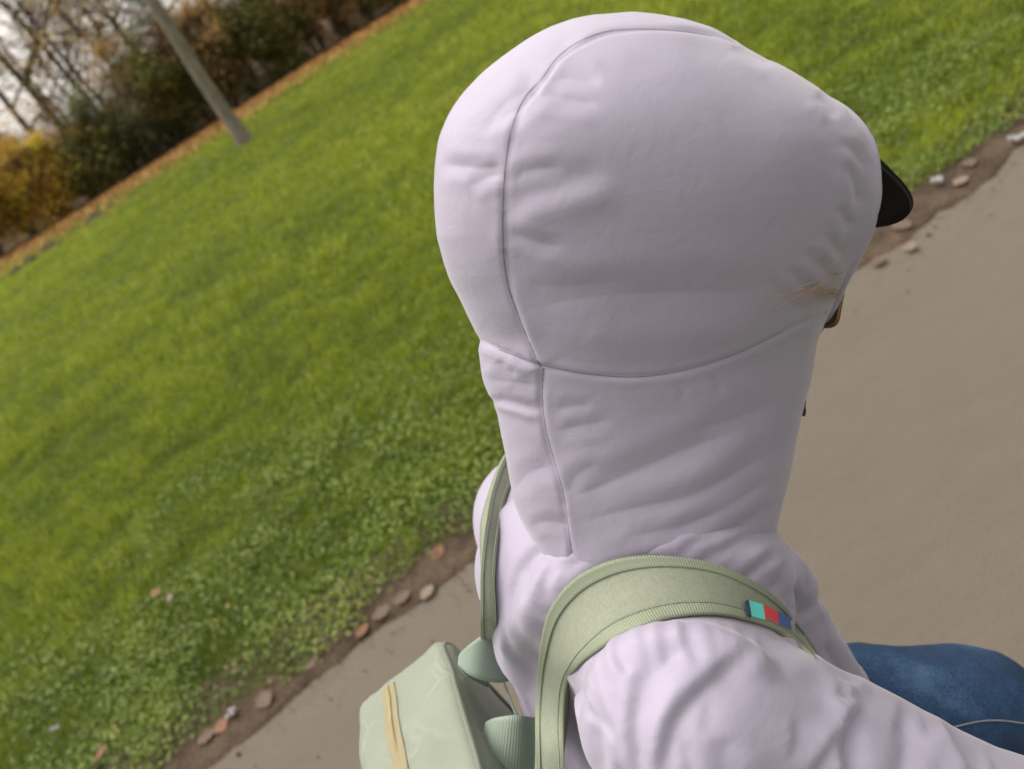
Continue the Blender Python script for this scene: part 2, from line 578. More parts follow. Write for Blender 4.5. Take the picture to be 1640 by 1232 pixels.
S = np.concatenate([[-300, -60, -20], np.linspace(-10, 14, 241), [24, 60, 300]])
Tn = np.linspace(0, 1, 13)
S2, T2 = np.meshgrid(S, Tn, indexing='ij')
e1 = T_PATH + .03 + .035 * vnoise(np.stack([S * .9, S * 0, S * 0 + 3], -1)) + .015 * vnoise(np.stack([S * 5, S * 0, S * 0 + 9], -1))
e0 = T_FAR + .05 * vnoise(np.stack([S * .9, S * 0, S * 0 + 30], -1))
Tt = e0[:, None] * (1 - Tn) + e1[:, None] * Tn
xy = S2[..., None] * PS + Tt[..., None] * PT
z = .010 - .004 * (Tn[None] > .985) + 0 * S2
ni, nj = S2.shape
ii, jj = np.meshgrid(np.arange(ni - 1), np.arange(nj - 1), indexing='ij')
GQ = lambda ni, nj: np.stack([(a := np.meshgrid(np.arange(ni - 1), np.arange(nj - 1), indexing='ij'))[0] * nj + a[1], (a[0] + 1) * nj + a[1], (a[0] + 1) * nj + a[1] + 1, a[0] * nj + a[1] + 1], -1).reshape(-1, 4)
o = link('path', mesh_np('path', np.concatenate([xy.reshape(-1, 2), z.reshape(-1, 1)], 1), [GQ(ni, nj)]), None, M['path'])
o['kind'] = 'structure'

# ---- bare soil verge, crumbling over the path edge
mt, nt, b = mat('bare_soil', (.10, .075, .05), .95, .1)
v = objcoord(nt)
n1, r1 = noise_ramp(nt, 5, [(.3, (.045, .032, .023)), (.55, (.076, .056, .040)), (.75, (.115, .087, .063))], 7, .7, v)
n2, r2 = noise_ramp(nt, 70, [(.3, (.55, .55, .55)), (.7, (1.35, 1.3, 1.25))], 4, .7, v)
nt.links.new(mixc(nt, r1.outputs[0], r2.outputs[0], 1.0, 'MULTIPLY'), b.inputs['Base Color'])
bump(nt, b, n2.outputs['Fac'], 1.0, .012)
bump(nt, b, n1.outputs['Fac'], .6, .03)
M['soil'] = mt
S = np.linspace(-7, 10, 860)
nT = 26
lo_ = T_PATH - .012 + .045 * vnoise(np.stack([S * 1.3, S * 0, S * 0 + 1], -1)) + .028 * vnoise(np.stack([S * 6, S * 0, S * 0 + 2], -1)) + .012 * vnoise(np.stack([S * 25, S * 0, S * 0 + 4], -1))
Tn = np.linspace(0, 1, nT)
Tt = lo_[:, None] * (1 - Tn) + (T_GRASS + .30) * Tn
S2 = np.repeat(S[:, None], nT, 1)
xy = S2[..., None] * PS + Tt[..., None] * PT
q3 = np.stack([S2.ravel() * 14, Tt.ravel() * 14, S2.ravel() * 0], -1)
hgt = (.010 * vnoise(q3) + .007 * vnoise(q3 * 3.1)).reshape(S2.shape)
ed = np.clip(np.minimum(Tn / .10, 1), 0, 1)[None]
z = .0115 + ed * (.008 + hgt * .8)
z = np.maximum(z, .011)
z[:, 0] = .004
z[:, -1] = -.01
o = link('soil_verge', mesh_np('soil_verge', np.concatenate([xy.reshape(-1, 2), z.reshape(-1, 1)], 1), [GQ(*S2.shape)]), None, M['soil'])
o['kind'] = 'structure'

def in_view(x, y, z=0.0, mg=260):
    p, d = proj(np.stack([x, y, np.broadcast_to(z, x.shape)], -1))
    return (d > .2) & (p[:, 0] > -mg) & (p[:, 0] < PW + mg) & (p[:, 1] > -mg) & (p[:, 1] < PH + mg)

# ---- grass blades
mt, nt, b = mat('grass_blade', (.08, .14, .015), .55, .25)
a = node(nt, 'ShaderNodeAttribute', attribute_name='tint')
r = node(nt, 'ShaderNodeValToRGB')
e = r.color_ramp.elements
for k in range(3): e.new(.5)
for k, (p, c) in enumerate(((0, (.16, .125, .045)), (.12, (.055, .08, .010)), (.42, (.14, .195, .009)), (.72, (.22, .27, .009)), (1, (.30, .31, .028)))):
    e[k].position = p; e[k].color = (*c, 1)
nt.links.new(a.outputs['Fac'], r.inputs['Fac'])
nt.links.new(r.outputs[0], b.inputs['Base Color'])
tr = node(nt, 'ShaderNodeBsdfTranslucent'); nt.links.new(r.outputs[0], tr.inputs['Color'])
ms = node(nt, 'ShaderNodeMixShader'); ms.inputs[0].default_value = .35
nt.links.new(b.outputs[0], ms.inputs[1]); nt.links.new(tr.outputs[0], ms.inputs[2])
nt.links.new(ms.outputs[0], nt.nodes['Material Output'].inputs['Surface'])
M['grass'] = mt

def scatter(y0, y1, dens):
    x1 = .62 * y1 + 2.2
    n = int(2 * x1 * (y1 - y0) * dens)
    x = rng.uniform(-x1, x1, n); y = rng.uniform(y0, y1, n)
    k = in_view(x, y, 0.0)
    return x[k], y[k]

xs, ys, sc = [], [], []
for y0, y1, dn, s_ in ((1.7, 2.6, 9000, 1.0), (2.6, 3.4, 8500, 1.0), (3.4, 4.6, 6000, 1.12), (4.6, 6.5, 3300, 1.35), (6.5, 9.5, 1250, 1.9), (9.5, 14, 480, 2.7), (14, 20, 270, 3.4), (20, 30, 120, 4.4)):
    x, y = scatter(y0, y1, dn)
    xs.append(x); ys.append(y); sc.append(np.full(len(x), s_))
x = np.concatenate(xs); y = np.concatenate(ys); sc = np.concatenate(sc)
t = x * PT[0] + y * PT[1]; s = x * PS[0] + y * PS[1]
edge = T_GRASS + .05 * vnoise(np.stack([s * 1.3, s * 0, s * 0 + 51], -1)) + .05 * vnoise(np.stack([s * 5, s * 0, s * 0 + 61], -1))
pr = np.clip((t - edge) / .16, 0, 1)
pr = np.where(t - edge > 0, .35 + .65 * pr, 0)
# fewer blades where the soil shows and under the hedge
bare = vnoise(np.stack([x * 2.2, y * 2.2, x * 0 + 7], -1))
pr *= np.where(t < T_GRASS + .9, np.clip(.95 + .8 * bare, .45, 1), 1)
ht = hedge_t(x, y)
pr *= np.clip((ht - .3) / 3.0, .0, 1)
tr_d = np.hypot(x - ground(398, 224)[0], y - ground(398, 224)[1])
pr *= np.clip(tr_d / 1.2 - .2, .1, 1)
k = rng.random(len(x)) < pr
x, y, sc, t, s = x[k], y[k], sc[k], t[k], s[k]
n = len(x)
p2 = vnoise(np.stack([x * .28, y * .28, x * 0 + 1], -1)); p1 = vnoise(np.stack([x * 1.3, y * 1.3, x * 0 + 2], -1)); p0 = vnoise(np.stack([x * 6, y * 6, x * 0 + 3], -1))
nearv = np.clip(1 - (t - T_GRASS) / 1.6, 0, 1)
tint = .56 + .13 * p2 + .17 * p1 + .20 * p0 + rng.normal(0, .12, n) - .22 * nearv
tint = np.where(rng.random(n) < .035 + .06 * nearv, rng.uniform(0, .06, n), np.clip(tint, .13, 1))
h = (.034 + .016 * rng.random(n) + .012 * p1 + .012 * p0) * np.clip(sc, 1, 1.9)
h = np.clip(h, .012, .2)
w = .0021 * sc * rng.uniform(.7, 1.4, n)
az = rng.uniform(0, 2 * math.pi, n)
ln = rng.uniform(.15, 1.25, n)
dirx, diry = np.cos(az), np.sin(az)
sx, sy = -diry, dirx
z0 = lawn_z(x, y) - .004 + .014 * np.clip((T_GRASS + .35 - t) / .1, 0, 1)
V = np.empty((n, 5, 3))
for i, (hh, ll, ww) in enumerate(((0, 0, 1), (0, 0, -1), (.6, .35, -.8), (.6, .35, .8), (.95, 1, 0))):
    V[:, i, 0] = x + dirx * ll * ln * h + sx * ww * w
    V[:, i, 1] = y + diry * ll * ln * h + sy * ww * w
    V[:, i, 2] = z0 + hh * h / np.sqrt(1 + .35 * ln ** 2 * ll)
base = np.arange(n)[:, None] * 5
gme = mesh_np('grass', V.reshape(-1, 3), [base + [0, 1, 2, 3], base + [3, 2, 4]], True, {'tint': np.repeat(tint, 5)})
o = link('grass', gme, None, M['grass'])
o['kind'] = 'stuff'; o['label'] = 'short green lawn grass beside the path'

# ---- low broad-leaved weeds thickening towards the verge
def leaf_cards(c, nrm_tilt, size, asp, n, az=None):
    """folded four-cornered leaves (two triangles each)"""
    az = rng.uniform(0, 2 * math.pi, n) if az is None else az
    d = np.stack([np.cos(az), np.sin(az), np.zeros(n)], -1)
    tilt = nrm_tilt
    d[:, 2] = np.tan(tilt)
    d /= np.linalg.norm(d, axis=1)[:, None]
    sd = np.stack([-np.sin(az), np.cos(az), rng.normal(0, .35, n)], -1)
    sd /= np.linalg.norm(sd, axis=1)[:, None]
    up = np.cross(d, sd)
    L = size[:, None]; Wd = (size * asp)[:, None]
    V = np.empty((n, 4, 3))
    V[:, 0] = c
    V[:, 1] = c + d * L * .5 + sd * Wd * .5 + up * Wd * .15
    V[:, 2] = c + d * L
    V[:, 3] = c + d * L * .5 - sd * Wd * .5 + up * Wd * .15
    b_ = np.arange(n)[:, None] * 4
    return V.reshape(-1, 3), np.concatenate([b_ + [0, 1, 2], b_ + [0, 2, 3]])
def leaf_mat(name, stops, rough=.5, transl=.3):
    mt, nt, b = mat(name, (.1, .1, .1), rough, .3)
    a = node(nt, 'ShaderNodeAttribute', attribute_name='tint')
    r = node(nt, 'ShaderNodeValToRGB')
    e = r.color_ramp.elements
    while len(e) < len(stops): e.new(.5)
    for k, (p, c) in enumerate(stops): e[k].position = p; e[k].color = (*c, 1)
    nt.links.new(a.outputs['Fac'], r.inputs['Fac']); nt.links.new(r.outputs[0], b.inputs['Base Color'])
    tr = node(nt, 'ShaderNodeBsdfTranslucent'); nt.links.new(r.outputs[0], tr.inputs['Color'])
    ms = node(nt, 'ShaderNodeMixShader'); ms.inputs[0].default_value = transl
    nt.links.new(b.outputs[0], ms.inputs[1]); nt.links.new(tr.outputs[0], ms.inputs[2])
    nt.links.new(ms.outputs[0], nt.nodes['Material Output'].inputs['Surface'])
    return mt
M['weed'] = leaf_mat('weed_leaf', [(0, (.04, .06, .012)), (.4, (.10, .15, .02)), (.8, (.165, .225, .03)), (1, (.23, .19, .055))])
xs, ys = [], []
for y0, y1, dn in ((1.7, 3.0, 7500), (3.0, 4.2, 5200), (4.2, 6.0, 1700)):
    a_, b_ = scatter(y0, y1, dn); xs.append(a_); ys.append(b_)
x = np.concatenate(xs); y = np.concatenate(ys)
t = x * PT[0] + y * PT[1]; s = x * PS[0] + y * PS[1]
edge = T_GRASS - .02 + .06 * vnoise(np.stack([s * 1.3, s * 0, s * 0 + 51], -1)) + .06 * vnoise(np.stack([s * 5, s * 0, s * 0 + 61], -1))
pat = vnoise(np.stack([x * 1.1, y * 1.1, x * 0 + 12], -1)); pat2 = vnoise(np.stack([x * 4.5, y * 4.5, x * 0 + 15], -1))
pr = np.where(t > edge, np.clip(1.0 - (t - edge) / 2.3 + .45 * pat, 0, 1) * np.clip(.8 + .8 * pat2, .15, 1) * np.clip(.4 + (t - edge) / .15, 0, 1), 0)
k = rng.random(len(x)) < pr
x, y, t, pat2 = x[k], y[k], t[k], pat2[k]
n = len(x)
c = np.stack([x, y, .016 + .036 * rng.random(n) * (.7 + .5 * pat2) + .012], -1)
v_, f_ = leaf_cards(c, rng.normal(.35, .45, n), rng.uniform(.011, .031, n), rng.uniform(.22, .62, n), n)
tn = np.clip(.42 + .34 * pat2 + rng.normal(0, .2, n), 0, .88); tn[rng.random(n) < .03] = 1
o = link('ground_cover', mesh_np('ground_cover', v_, [f_], True, {'tint': np.repeat(tn, 4)}), None, M['weed'])
o['kind'] = 'stuff'; o['label'] = 'low leafy weeds crowding the edge of the lawn'

# ---- crumbs of soil and grit along the path edge
g = Geo()
n = 2600
s = rng.uniform(-5, 7, n); t = T_PATH + rng.normal(.02, .10, n)
c = np.concatenate([s[:, None] * PS + t[:, None] * PT, np.full((n, 1), .016)], 1)
r_ = rng.uniform(.0015, .0055, n) * np.where(rng.random(n) < .06, 2.0, 1)
oc = np.array([(1, 0, 0), (-1, 0, 0), (0, 1, 0), (0, -1, 0), (0, 0, .7), (0, 0, -.7)], float)
V = c[:, None] + oc[None] * r_[:, None, None] * rng.uniform(.6, 1.3, (n, 6, 1))
tf = np.array([(0, 2, 4), (2, 1, 4), (1, 3, 4), (3, 0, 4), (2, 0, 5), (1, 2, 5), (3, 1, 5), (0, 3, 5)])
f_ = (np.arange(n)[:, None, None] * 6 + tf[None]).reshape(-1, 3)
o = link('soil_crumbs', mesh_np('soil_crumbs', V.reshape(-1, 3), [f_], False), None, M['soil'])
o['kind'] = 'stuff'; o['label'] = 'crumbs of soil and grit scattered along the path edge'

# ---- fallen leaves one can pick out
M['leaf_orange'] = mat('dry_orange_leaf', (.125, .058, .028), .7, .3)[0]
M['leaf_brown'] = mat('dry_brown_leaf', (.085, .056, .038), .75, .3)[0]
M['leaf_pale'] = mat('dry_pale_leaf', (.135, .10, .07), .75, .3)[0]
M['paper'] = mat('white_paper', (.26, .255, .245), .7, .3)[0]
def fallen_leaf(px, py, size, mkey, label, group, z=.03, asp=.55):
    c = ground(px, py, z)
    nu, nv = 9, 5
    ang = rng.uniform(0, 2 * math.pi); cu_ = rng.uniform(.04, .14); size = size * 1.2
    V = []
    for i in range(nu):
        u = i / (nu - 1)
        wd = math.sin(math.pi * min(1, u * .93 + .05)) ** .8 * asp * (1 + .30 * math.sin(i * 2.6 + px))
        for j in range(nv):
            w_ = (j / (nv - 1) - .5)
            V.append(((u - .5) * size, w_ * wd * size, size * (cu_ * (u - .5) ** 2 * 1.4 + abs(w_) * wd * .55 * cu_ * 3)))
    V = np.array(V)
    ca_, sa_ = math.cos(ang), math.sin(ang)
    V = np.stack([V[:, 0] * ca_ - V[:, 1] * sa_, V[:, 0] * sa_ + V[:, 1] * ca_, V[:, 2]], -1)
    o = link('fallen_leaf', mesh_np('fallen_leaf', V, [GQ(nu, nv)]), None, M[mkey])
    o.location = c
    tag(o, label, 'leaf', group)
G1 = 'dry leaves lying on the soil verge'
for px, py, sz, mk, lb in ((1443, 361, .075, 'leaf_brown', 'brown leaf on the verge just below the cap visor'), (1457, 396, .05, 'leaf_pale', 'pale leaf at the path edge below the cap visor'), (1406, 418, .055, 'leaf_brown', 'brown leaf on the verge close to the hood opening'),
                       (1538, 290, .06, 'leaf_pale', 'pale leaf on the verge right of the crumpled white scrap'), (1552, 262, .06, 'leaf_brown', 'brown leaf on the verge nearest the top right'),
                       (702, 886, .06, 'leaf_orange', 'orange leaf on the verge nearest the far shoulder strap'), (645, 958, .06, 'leaf_brown', 'brown leaf on the verge above the backpack corner'), (684, 948, .055, 'leaf_pale', 'pale leaf on the verge above the backpack corner'),
                       (611, 982, .065, 'leaf_brown', 'brown leaf on the verge level with the backpack top'), (424, 1122, .07, 'leaf_brown', 'largest brown leaf on the verge left of the backpack'),
                       (354, 1163, .06, 'leaf_orange', 'orange leaf on the verge beside the pale tan scrap'), (330, 1180, .06, 'leaf_brown', 'lowest brown leaf on the verge at the bottom'),
                       (580, 1010, .05, 'leaf_orange', 'orange leaf on the verge between two brown leaves'), (500, 1062, .05, 'leaf_brown', 'small brown leaf midway down the verge')):
    fallen_leaf(px, py, sz, mk, lb, G1, .026, .8)
fallen_leaf(250, 950, .065, 'leaf_orange', 'orange fallen leaf alone on the lawn at lower left', None, .06)
fallen_leaf(272, 957, .05, 'leaf_pale', 'pale tan leaf next to the orange leaf on the lawn', None, .06)
fallen_leaf(160, 1207, .06, 'leaf_orange', 'rusty leaf on the lawn at the bottom left corner', None, .05)
def paper_bit(px, py, sx_, sy_, label, z=.045):
    c = ground(px, py, z)
    nu = nv = 6
    V = []
    for i in range(nu):
        for j in range(nv):
            V.append(((i / 5 - .5) * sx_ + rng.normal(0, .003), (j / 5 - .5) * sy_ + rng.normal(0, .003), rng.uniform(0, .018)))
    o = link('paper_scrap', mesh_np('paper_scrap', np.array(V), [GQ(nu, nv)], False), None, M['paper'])
    o.location = c; o.rotation_euler = (rng.uniform(-.3, .3), rng.uniform(-.3, .3), rng.uniform(0, 3))
    tag(o, label, 'litter', 'scraps of paper')
paper_bit(1500, 290, .045, .04, 'small crumpled whitish scrap at the grass edge right of the cap visor')
paper_bit(1631, 221, .07, .025, 'long white scrap on the verge at the right edge')
paper_bit(88, 1168, .04, .03, 'small white scrap in the grass at the lower left')
paper_bit(371, 1143, .045, .03, 'pale tan scrap on the soil verge left of the backpack', .035)

# ---- molehills on the far lawn
MH = [(153, 347, .34, 'highest and largest of the dark molehills on the far left lawn'), (78, 397, .36, 'second highest dark molehill on the far left lawn'),
      (50, 418, .26, 'third dark molehill down the far left lawn'), (28, 434, .22, 'lowest dark molehill at the left edge of the lawn')]
M['dark_soil'] = mat('dark_soil', (.040, .030, .020), .95, .1)[0]
for px, py, r_, lb in MH:
    c = ground(px, py)
    V = []; nu, nv = 8, 22
    for i in range(nu):
        for j in range(nv):
            a_ = 2 * math.pi * j / nv; q_ = i / (nu - 1)
            rr = q_ * r_ * (1 + .22 * vnoise(np.array([[math.cos(a_) * 2 + px, math.sin(a_) * 2, 0]]))[0])
            V.append((rr * math.cos(a_), rr * math.sin(a_), .10 * math.cos(q_ * math.pi / 2) ** 1.2 + .03 * vnoise(np.array([[rr * math.cos(a_) * 14 + px, rr * math.sin(a_) * 14, 1.]]))[0]))
    q = np.array([[i * nv + j, i * nv + (j + 1) % nv, (i + 1) * nv + (j + 1) % nv, (i + 1) * nv + j] for i in range(nu - 1) for j in range(nv)])
    o = link('molehill', mesh_np('molehill', np.array(V), [q]), None, M['dark_soil'])
    o.location = (c[0], c[1], float(lawn_z(np.array([c[0]]), np.array([c[1]]))[0]) + .01)
    tag(o, lb, 'molehill', 'molehills on the far lawn')

# ---- leaf litter below the hedge
n = 56000
x = rng.uniform(-24, 16, n); tt_ = np.abs(rng.normal(0, 1, n)) * 2.4 - .8
y = HEDGE(x) - tt_ - .5
k = in_view(x, y, 0., 300); x, y = x[k], y[k]; n = len(x)
c = np.stack([x, y, lawn_z(x, y) + .012 + .03 * rng.random(n)], -1)
v_, f_ = leaf_cards(c, rng.normal(.1, .35, n), rng.uniform(.06, .12, n), rng.uniform(.5, .8, n), n)
M['litter'] = leaf_mat('leaf_litter', [(0, (.13, .062, .025)), (.4, (.28, .125, .04)), (.75, (.40, .20, .06)), (1, (.5, .33, .10))], .8, .1)
o = link('leaf_litter', mesh_np('leaf_litter', v_, [f_], False, {'tint': np.repeat(rng.random(n), 4)}), None, M['litter'])
o['kind'] = 'stuff'; o['label'] = 'strip of orange fallen leaves along the foot of the hedge'

# ---- woody plants
def bark(name, c0, c1):
    mt, nt, b = mat(name, c0, .9, .15)
    v = objcoord(nt, (1, 1, .25))
    n1, r1 = noise_ramp(nt, 14, [(.3, c0), (.7, c1)], 6, .7, v)
    nt.links.new(r1.outputs[0], b.inputs['Base Color'])
    bump(nt, b, n1.outputs['Fac'], .9, .03)
    return mt
M['bark_grey'] = bark('grey_bark', (.095, .082, .064), (.25, .215, .17))
M['bark_dark'] = bark('dark_bark', (.045, .036, .028), (.10, .08, .06))
STOPS = {
    'gold': [(0, (.12, .065, .015)), (.35, (.25, .145, .022)), (.7, (.40, .25, .03)), (1, (.5, .36, .05))],
    'brown': [(0, (.06, .036, .016)), (.4, (.15, .088, .034)), (.8, (.26, .165, .06)), (1, (.36, .25, .08))],
    'olive': [(0, (.03, .036, .010)), (.4, (.065, .070, .016)), (.8, (.115, .110, .025)), (1, (.22, .18, .035))],
    'dark': [(0, (.012, .018, .008)), (.5, (.028, .040, .014)), (.85, (.06, .070, .02)), (1, (.13, .11, .03))],
}
for k_, s_ in STOPS.items(): M['fol_' + k_] = leaf_mat('foliage_' + k_, [(p_, tuple(min(.6, 1.6 * x_) for x_ in c_)) for p_, c_ in s_], .6, .38)

def limb_path(p0, d0, length, n, droop=0.0, wob=.18):
    p = [np.array(p0, float)]; d = np.array(d0, float) / np.linalg.norm(d0)
    for i in range(n):
        d = d + rng.normal(0, wob, 3) * .5; d[2] -= droop / n
        d /= np.linalg.norm(d)
        p.append(p[-1] + d * length / n)
    return np.array(p)

def grow(g, p0, d0, length, rad, depth, tips, lean=.35, kids=(4, 7), sides=7):
    n = max(4, int(6 - depth * .5))
    path = limb_path(p0, d0, length, n, droop=-.12 if depth < 2 else .1)
    rr = np.linspace(rad, rad * (.35 if depth < 3 else .2), len(path))
    g.tube(path, rr, max(3, sides - depth * 2))
    if depth >= 3:
        tips.append(path[-1]); tips.append(path[len(path) // 2])
        return
    for k in range(rng.integers(*kids)):
        u = rng.uniform(.35 if depth == 0 else .2, 1.0)
        x_ = u * n; i = min(int(x_), n - 1); a_ = path[i] + (path[i + 1] - path[i]) * (x_ - i)
        dm = path[i + 1] - path[i]; dm /= np.linalg.norm(dm)
        sd = rng.normal(0, 1, 3); sd -= dm * (sd @ dm); sd /= np.linalg.norm(sd)
        d = dm * rng.uniform(.5, 1.0) + sd * rng.uniform(.5, 1.0) + [0, 0, .15]
        grow(g, a_, d, length * rng.uniform(.42, .68) * (1.1 - .3 * u), max(.004, rr[i] * rng.uniform(.4, .6)), depth + 1, tips, lean, kids, sides)

def leafage(tips, per, spread, size, bias=.5, flat=.7):
    tips = np.asarray(tips)
    n = len(tips) * per
    c = np.repeat(tips, per, 0) + rng.normal(0, 1, (n, 3)) * spread * [1, 1, flat]
    v_, f_ = leaf_cards(c, rng.normal(-.2, .8, n), rng.uniform(.6, 1.25, n) * size, rng.uniform(.5, .85, n), n)
    lump = np.repeat(rng.normal(0, .2, len(tips)), per)
    tn = np.clip(bias + lump + rng.normal(0, .15, n), 0, 1)
    return mesh_np('foliage', v_, [f_], True, {'tint': np.repeat(tn, 4)})

def tree(loc, height, rad, label, group, bk, fol=None, per=0, size=.1, trunk_h=.4, name='bare_tree', kids=(4, 7), lean=(0, 0), bias=.5):
    root = empty(name, loc)
    g = Geo(); tips = []
    th = height * trunk_h
    n = 14
    z_ = np.linspace(-.15, th, n)
    tp = np.stack([lean[0] * z_ + .05 * np.sin(z_ * 1.3 + loc[0]) * z_ / max(th, 1), lean[1] * z_ + .03 * np.cos(z_), z_], -1)
    flare = 1 + .30 * np.exp(-np.maximum(z_, 0) / .22)
    g.tube(tp, rad * np.linspace(1, .78, n) * flare, 14)
    o = link('trunk', g.mesh('trunk'), root, bk)
    g = Geo()
    top = tp[-1]
    lead = limb_path(top, (lean[0], lean[1], 1), height - th, 8, -.1, .1)
    g.tube(lead, np.linspace(rad * .78, rad * .12, len(lead)), 9)
    for k in range(rng.integers(8, 11)):
        u = rng.uniform(0, .85) * 8; i = int(u)
        a_ = rng.uniform(0, 2 * math.pi)
        grow(g, lead[i], (math.cos(a_), math.sin(a_), rng.uniform(.25, 1.0)), (height - th) * rng.uniform(.38, .62) * (1.1 - .05 * i), rad * rng.uniform(.28, .42), 1, tips, kids=kids)
    cr_ = link('branches', g.mesh('branches'), root, bk)
    if fol and per:
        link('crown', leafage(tips, per, .16, size, bias), root, fol)
    tag(root, label, 'tree', group)
    return root

def shrub(loc, height, width, fol, label, n_leaf=5200, size=.10, bias=.5, group='shrubs of the hedge behind the lawn', cat='shrub'):
    root = empty('shrub', loc)
    g = Geo(); tips = []
    for k in range(9):
        a_ = rng.uniform(0, 2 * math.pi)
        d = (math.cos(a_) * .38 * width / height, math.sin(a_) * .38 * width / height, 1)
        p0 = np.array([math.cos(a_) * .12, math.sin(a_) * .12, -.05])
        path = limb_path(p0, d, height * rng.uniform(.6, 1.0), 7, .0, .2)
        g.tube(path, np.linspace(.035, .006, len(path)), 5)
        for m_ in range(5):
            i = rng.integers(1, 7)
            tw = limb_path(path[i], rng.normal(0, 1, 3) + [0, 0, .5], height * .22, 4, .0, .25)
            g.tube(tw, np.linspace(.012, .003, len(tw)), 3)
            tips.append(tw[-1]); tips.append(tw[2])
        tips += list(path[2:])
    link('stems', g.mesh('stems'), root, M['bark_dark'])
    # uneven lobes of foliage
    nl = 46
    lob = rng.normal(0, 1, (nl, 3)); lob /= np.linalg.norm(lob, axis=1)[:, None]
    lob *= rng.uniform(.35, 1.0, (nl, 1)) ** .6
    lob = lob * [width * .5, width * .42, height * .5] + [0, 0, height * .48]
    lob[:, 2] = np.maximum(lob[:, 2], .12)
    cen = np.vstack([lob, np.array(tips)[rng.integers(0, len(tips), 20)]])
    per = n_leaf // len(cen)
    n = per * len(cen)
    c = np.repeat(cen, per, 0) + rng.normal(0, 1, (n, 3)) * np.repeat(rng.uniform(.12, .34, len(cen)), per)[:, None] * [1, 1, .75]
    c[:, 2] = np.abs(c[:, 2])
    v_, f_ = leaf_cards(c, rng.normal(-.25, .7, n), rng.uniform(.6, 1.3, n) * size, rng.uniform(.5, .85, n), n)
    tn = np.clip(bias + np.repeat(rng.normal(0, .2, len(cen)), per) + rng.normal(0, .15, n), 0, 1)
    link('crown', mesh_np('foliage', v_, [f_], True, {'tint': np.repeat(tn, 4)}), root, fol)
    tag(root, label, cat, group)
    return root

# tree standing on the lawn in front of the hedge
c = ground(392, 226)
tree(tuple(c), 9.5, .175, 'grey trunked tree standing on the lawn in front of the hedge', None, M['bark_grey'], M['fol_brown'], 14, .10, .31, 'lawn_tree', (4, 6), lean=(.012, 0), bias=.7)

SH = [  # view column of the foot, kind, height, width, offset behind the hedge line, wording
    (-75, 'gold', 4.4, 3.0, .4, 'golden shrub just beyond the left edge'),
    (-20, 'gold', 4.2, 3.0, .5, 'golden yellow shrub at the left edge of the hedge'),
    (45, 'gold', 4.2, 2.8, .4, 'rusty gold shrub second from the left in the hedge'),
    (95, 'gold', 3.4, 2.4, .2, 'bright yellow shrub third from the left in the hedge'),
    (135, 'brown', 3.4, 2.4, .8, 'brown shrub beside the bright yellow one in the hedge'),
    (170, 'olive', 1.9, 2.0, .0, 'low green bush at the hedge foot left of the lawn tree'),
    (205, 'olive', 3.0, 2.2, .5, 'olive green shrub behind the low green bush'),
    (245, 'dark', 2.0, 2.4, .1, 'low dark bush nearest the lawn tree on its left'),
    (260, 'brown', 4.2, 2.6, 1.2, 'tall brown shrub left of the lawn tree'),
    (300, 'olive', 3.6, 2.4, .7, 'olive shrub directly left of the lawn tree trunk'),
    (330, 'dark', 4.6, 2.6, 1.3, 'tall ivy dark evergreen behind the lawn tree'),
    (372, 'brown', 4.0, 2.4, .5, 'brown shrub behind the foot of the lawn tree'),
    (410, 'olive', 3.2, 2.4, .3, 'olive green shrub just right of the lawn tree'),
    (440, 'brown', 5.6, 3.0, 1.2, 'tall brown thicket second right of the lawn tree'),
    (475, 'olive', 3.4, 2.4, .3, 'olive gold shrub midway along the hedge on the right'),
    (515, 'brown', 4.4, 2.6, .5, 'rust brown shrub midway along the hedge on the right'),
    (555, 'brown', 4.4, 2.8, .5, 'brown shrub near the top edge'),
    (600, 'olive', 4.0, 2.8, .5, 'green shrub close to the top edge of the picture'),
    (645, 'brown', 4.2, 3.0, .4, 'brown shrub last before the hedge leaves the top edge'),
    (700, 'olive', 4.2, 3.2, .4, 'olive shrub beyond the top edge of the picture'),
    (770, 'dark', 4.2, 3.2, .4, 'dark shrub far right beyond the top edge'),
]
for px, kd, hh, ww, off, lb in SH:
    py = 420 - .636 * px - 2
    c = ground(px, py)
    c = c + np.array([.1, 1, 0]) * (off + .5)
    c[2] = lawn_z(np.array([c[0]]), np.array([c[1]]))[0]
    shrub(tuple(c), hh, ww, M['fol_' + kd], lb, int(2300 * hh), .11 if kd != 'dark' else .09, .5)
# brown woodland floor behind the hedge line
M['floor'] = mat('woodland_floor', (.075, .05, .028), .95, .1)[0]
xw = np.linspace(-60, 50, 56); tw_ = np.linspace(-1.2, 60, 24)
V = np.array([(x_, HEDGE(x_) + t_, .06 + .05 * vnoise(np.array([[x_ * .7, t_ * .7, 4.]]))[0] + (t_ > 12) * (t_ - 12) * .05 - (t_ < 0) * .09) for x_ in xw for t_ in tw_])
o = link('woodland_floor', mesh_np('woodland_floor', V, [GQ(len(xw), len(tw_))]), None, M['floor'])
o['kind'] = 'structure'
# far thicket that closes the view between the stems
n = 55000
x = rng.uniform(-32, 24, n); y = HEDGE(x) + rng.uniform(5, 12, n)
hm = 2.0 + 1.0 * vnoise(np.stack([x * .5, y * 0, y * 0 + 5], -1)) + np.clip((x + 6.5) * .5, 0, 3.2)
z = rng.random(n) ** .8 * hm
c = np.stack([x, y, z], -1)
v_, f_ = leaf_cards(c, rng.normal(-.2, .8, n), rng.uniform(.09, .2, n), rng.uniform(.5, .85, n), n)
tn = np.clip(.35 + .3 * vnoise(c * .9) + rng.normal(0, .15, n), 0, 1)
o = link('thicket', mesh_np('thicket', v_, [f_], True, {'tint': np.repeat(tn, 4)}), None, M['fol_brown'])
o['kind'] = 'stuff'; o['label'] = 'brown woodland undergrowth behind the hedge'
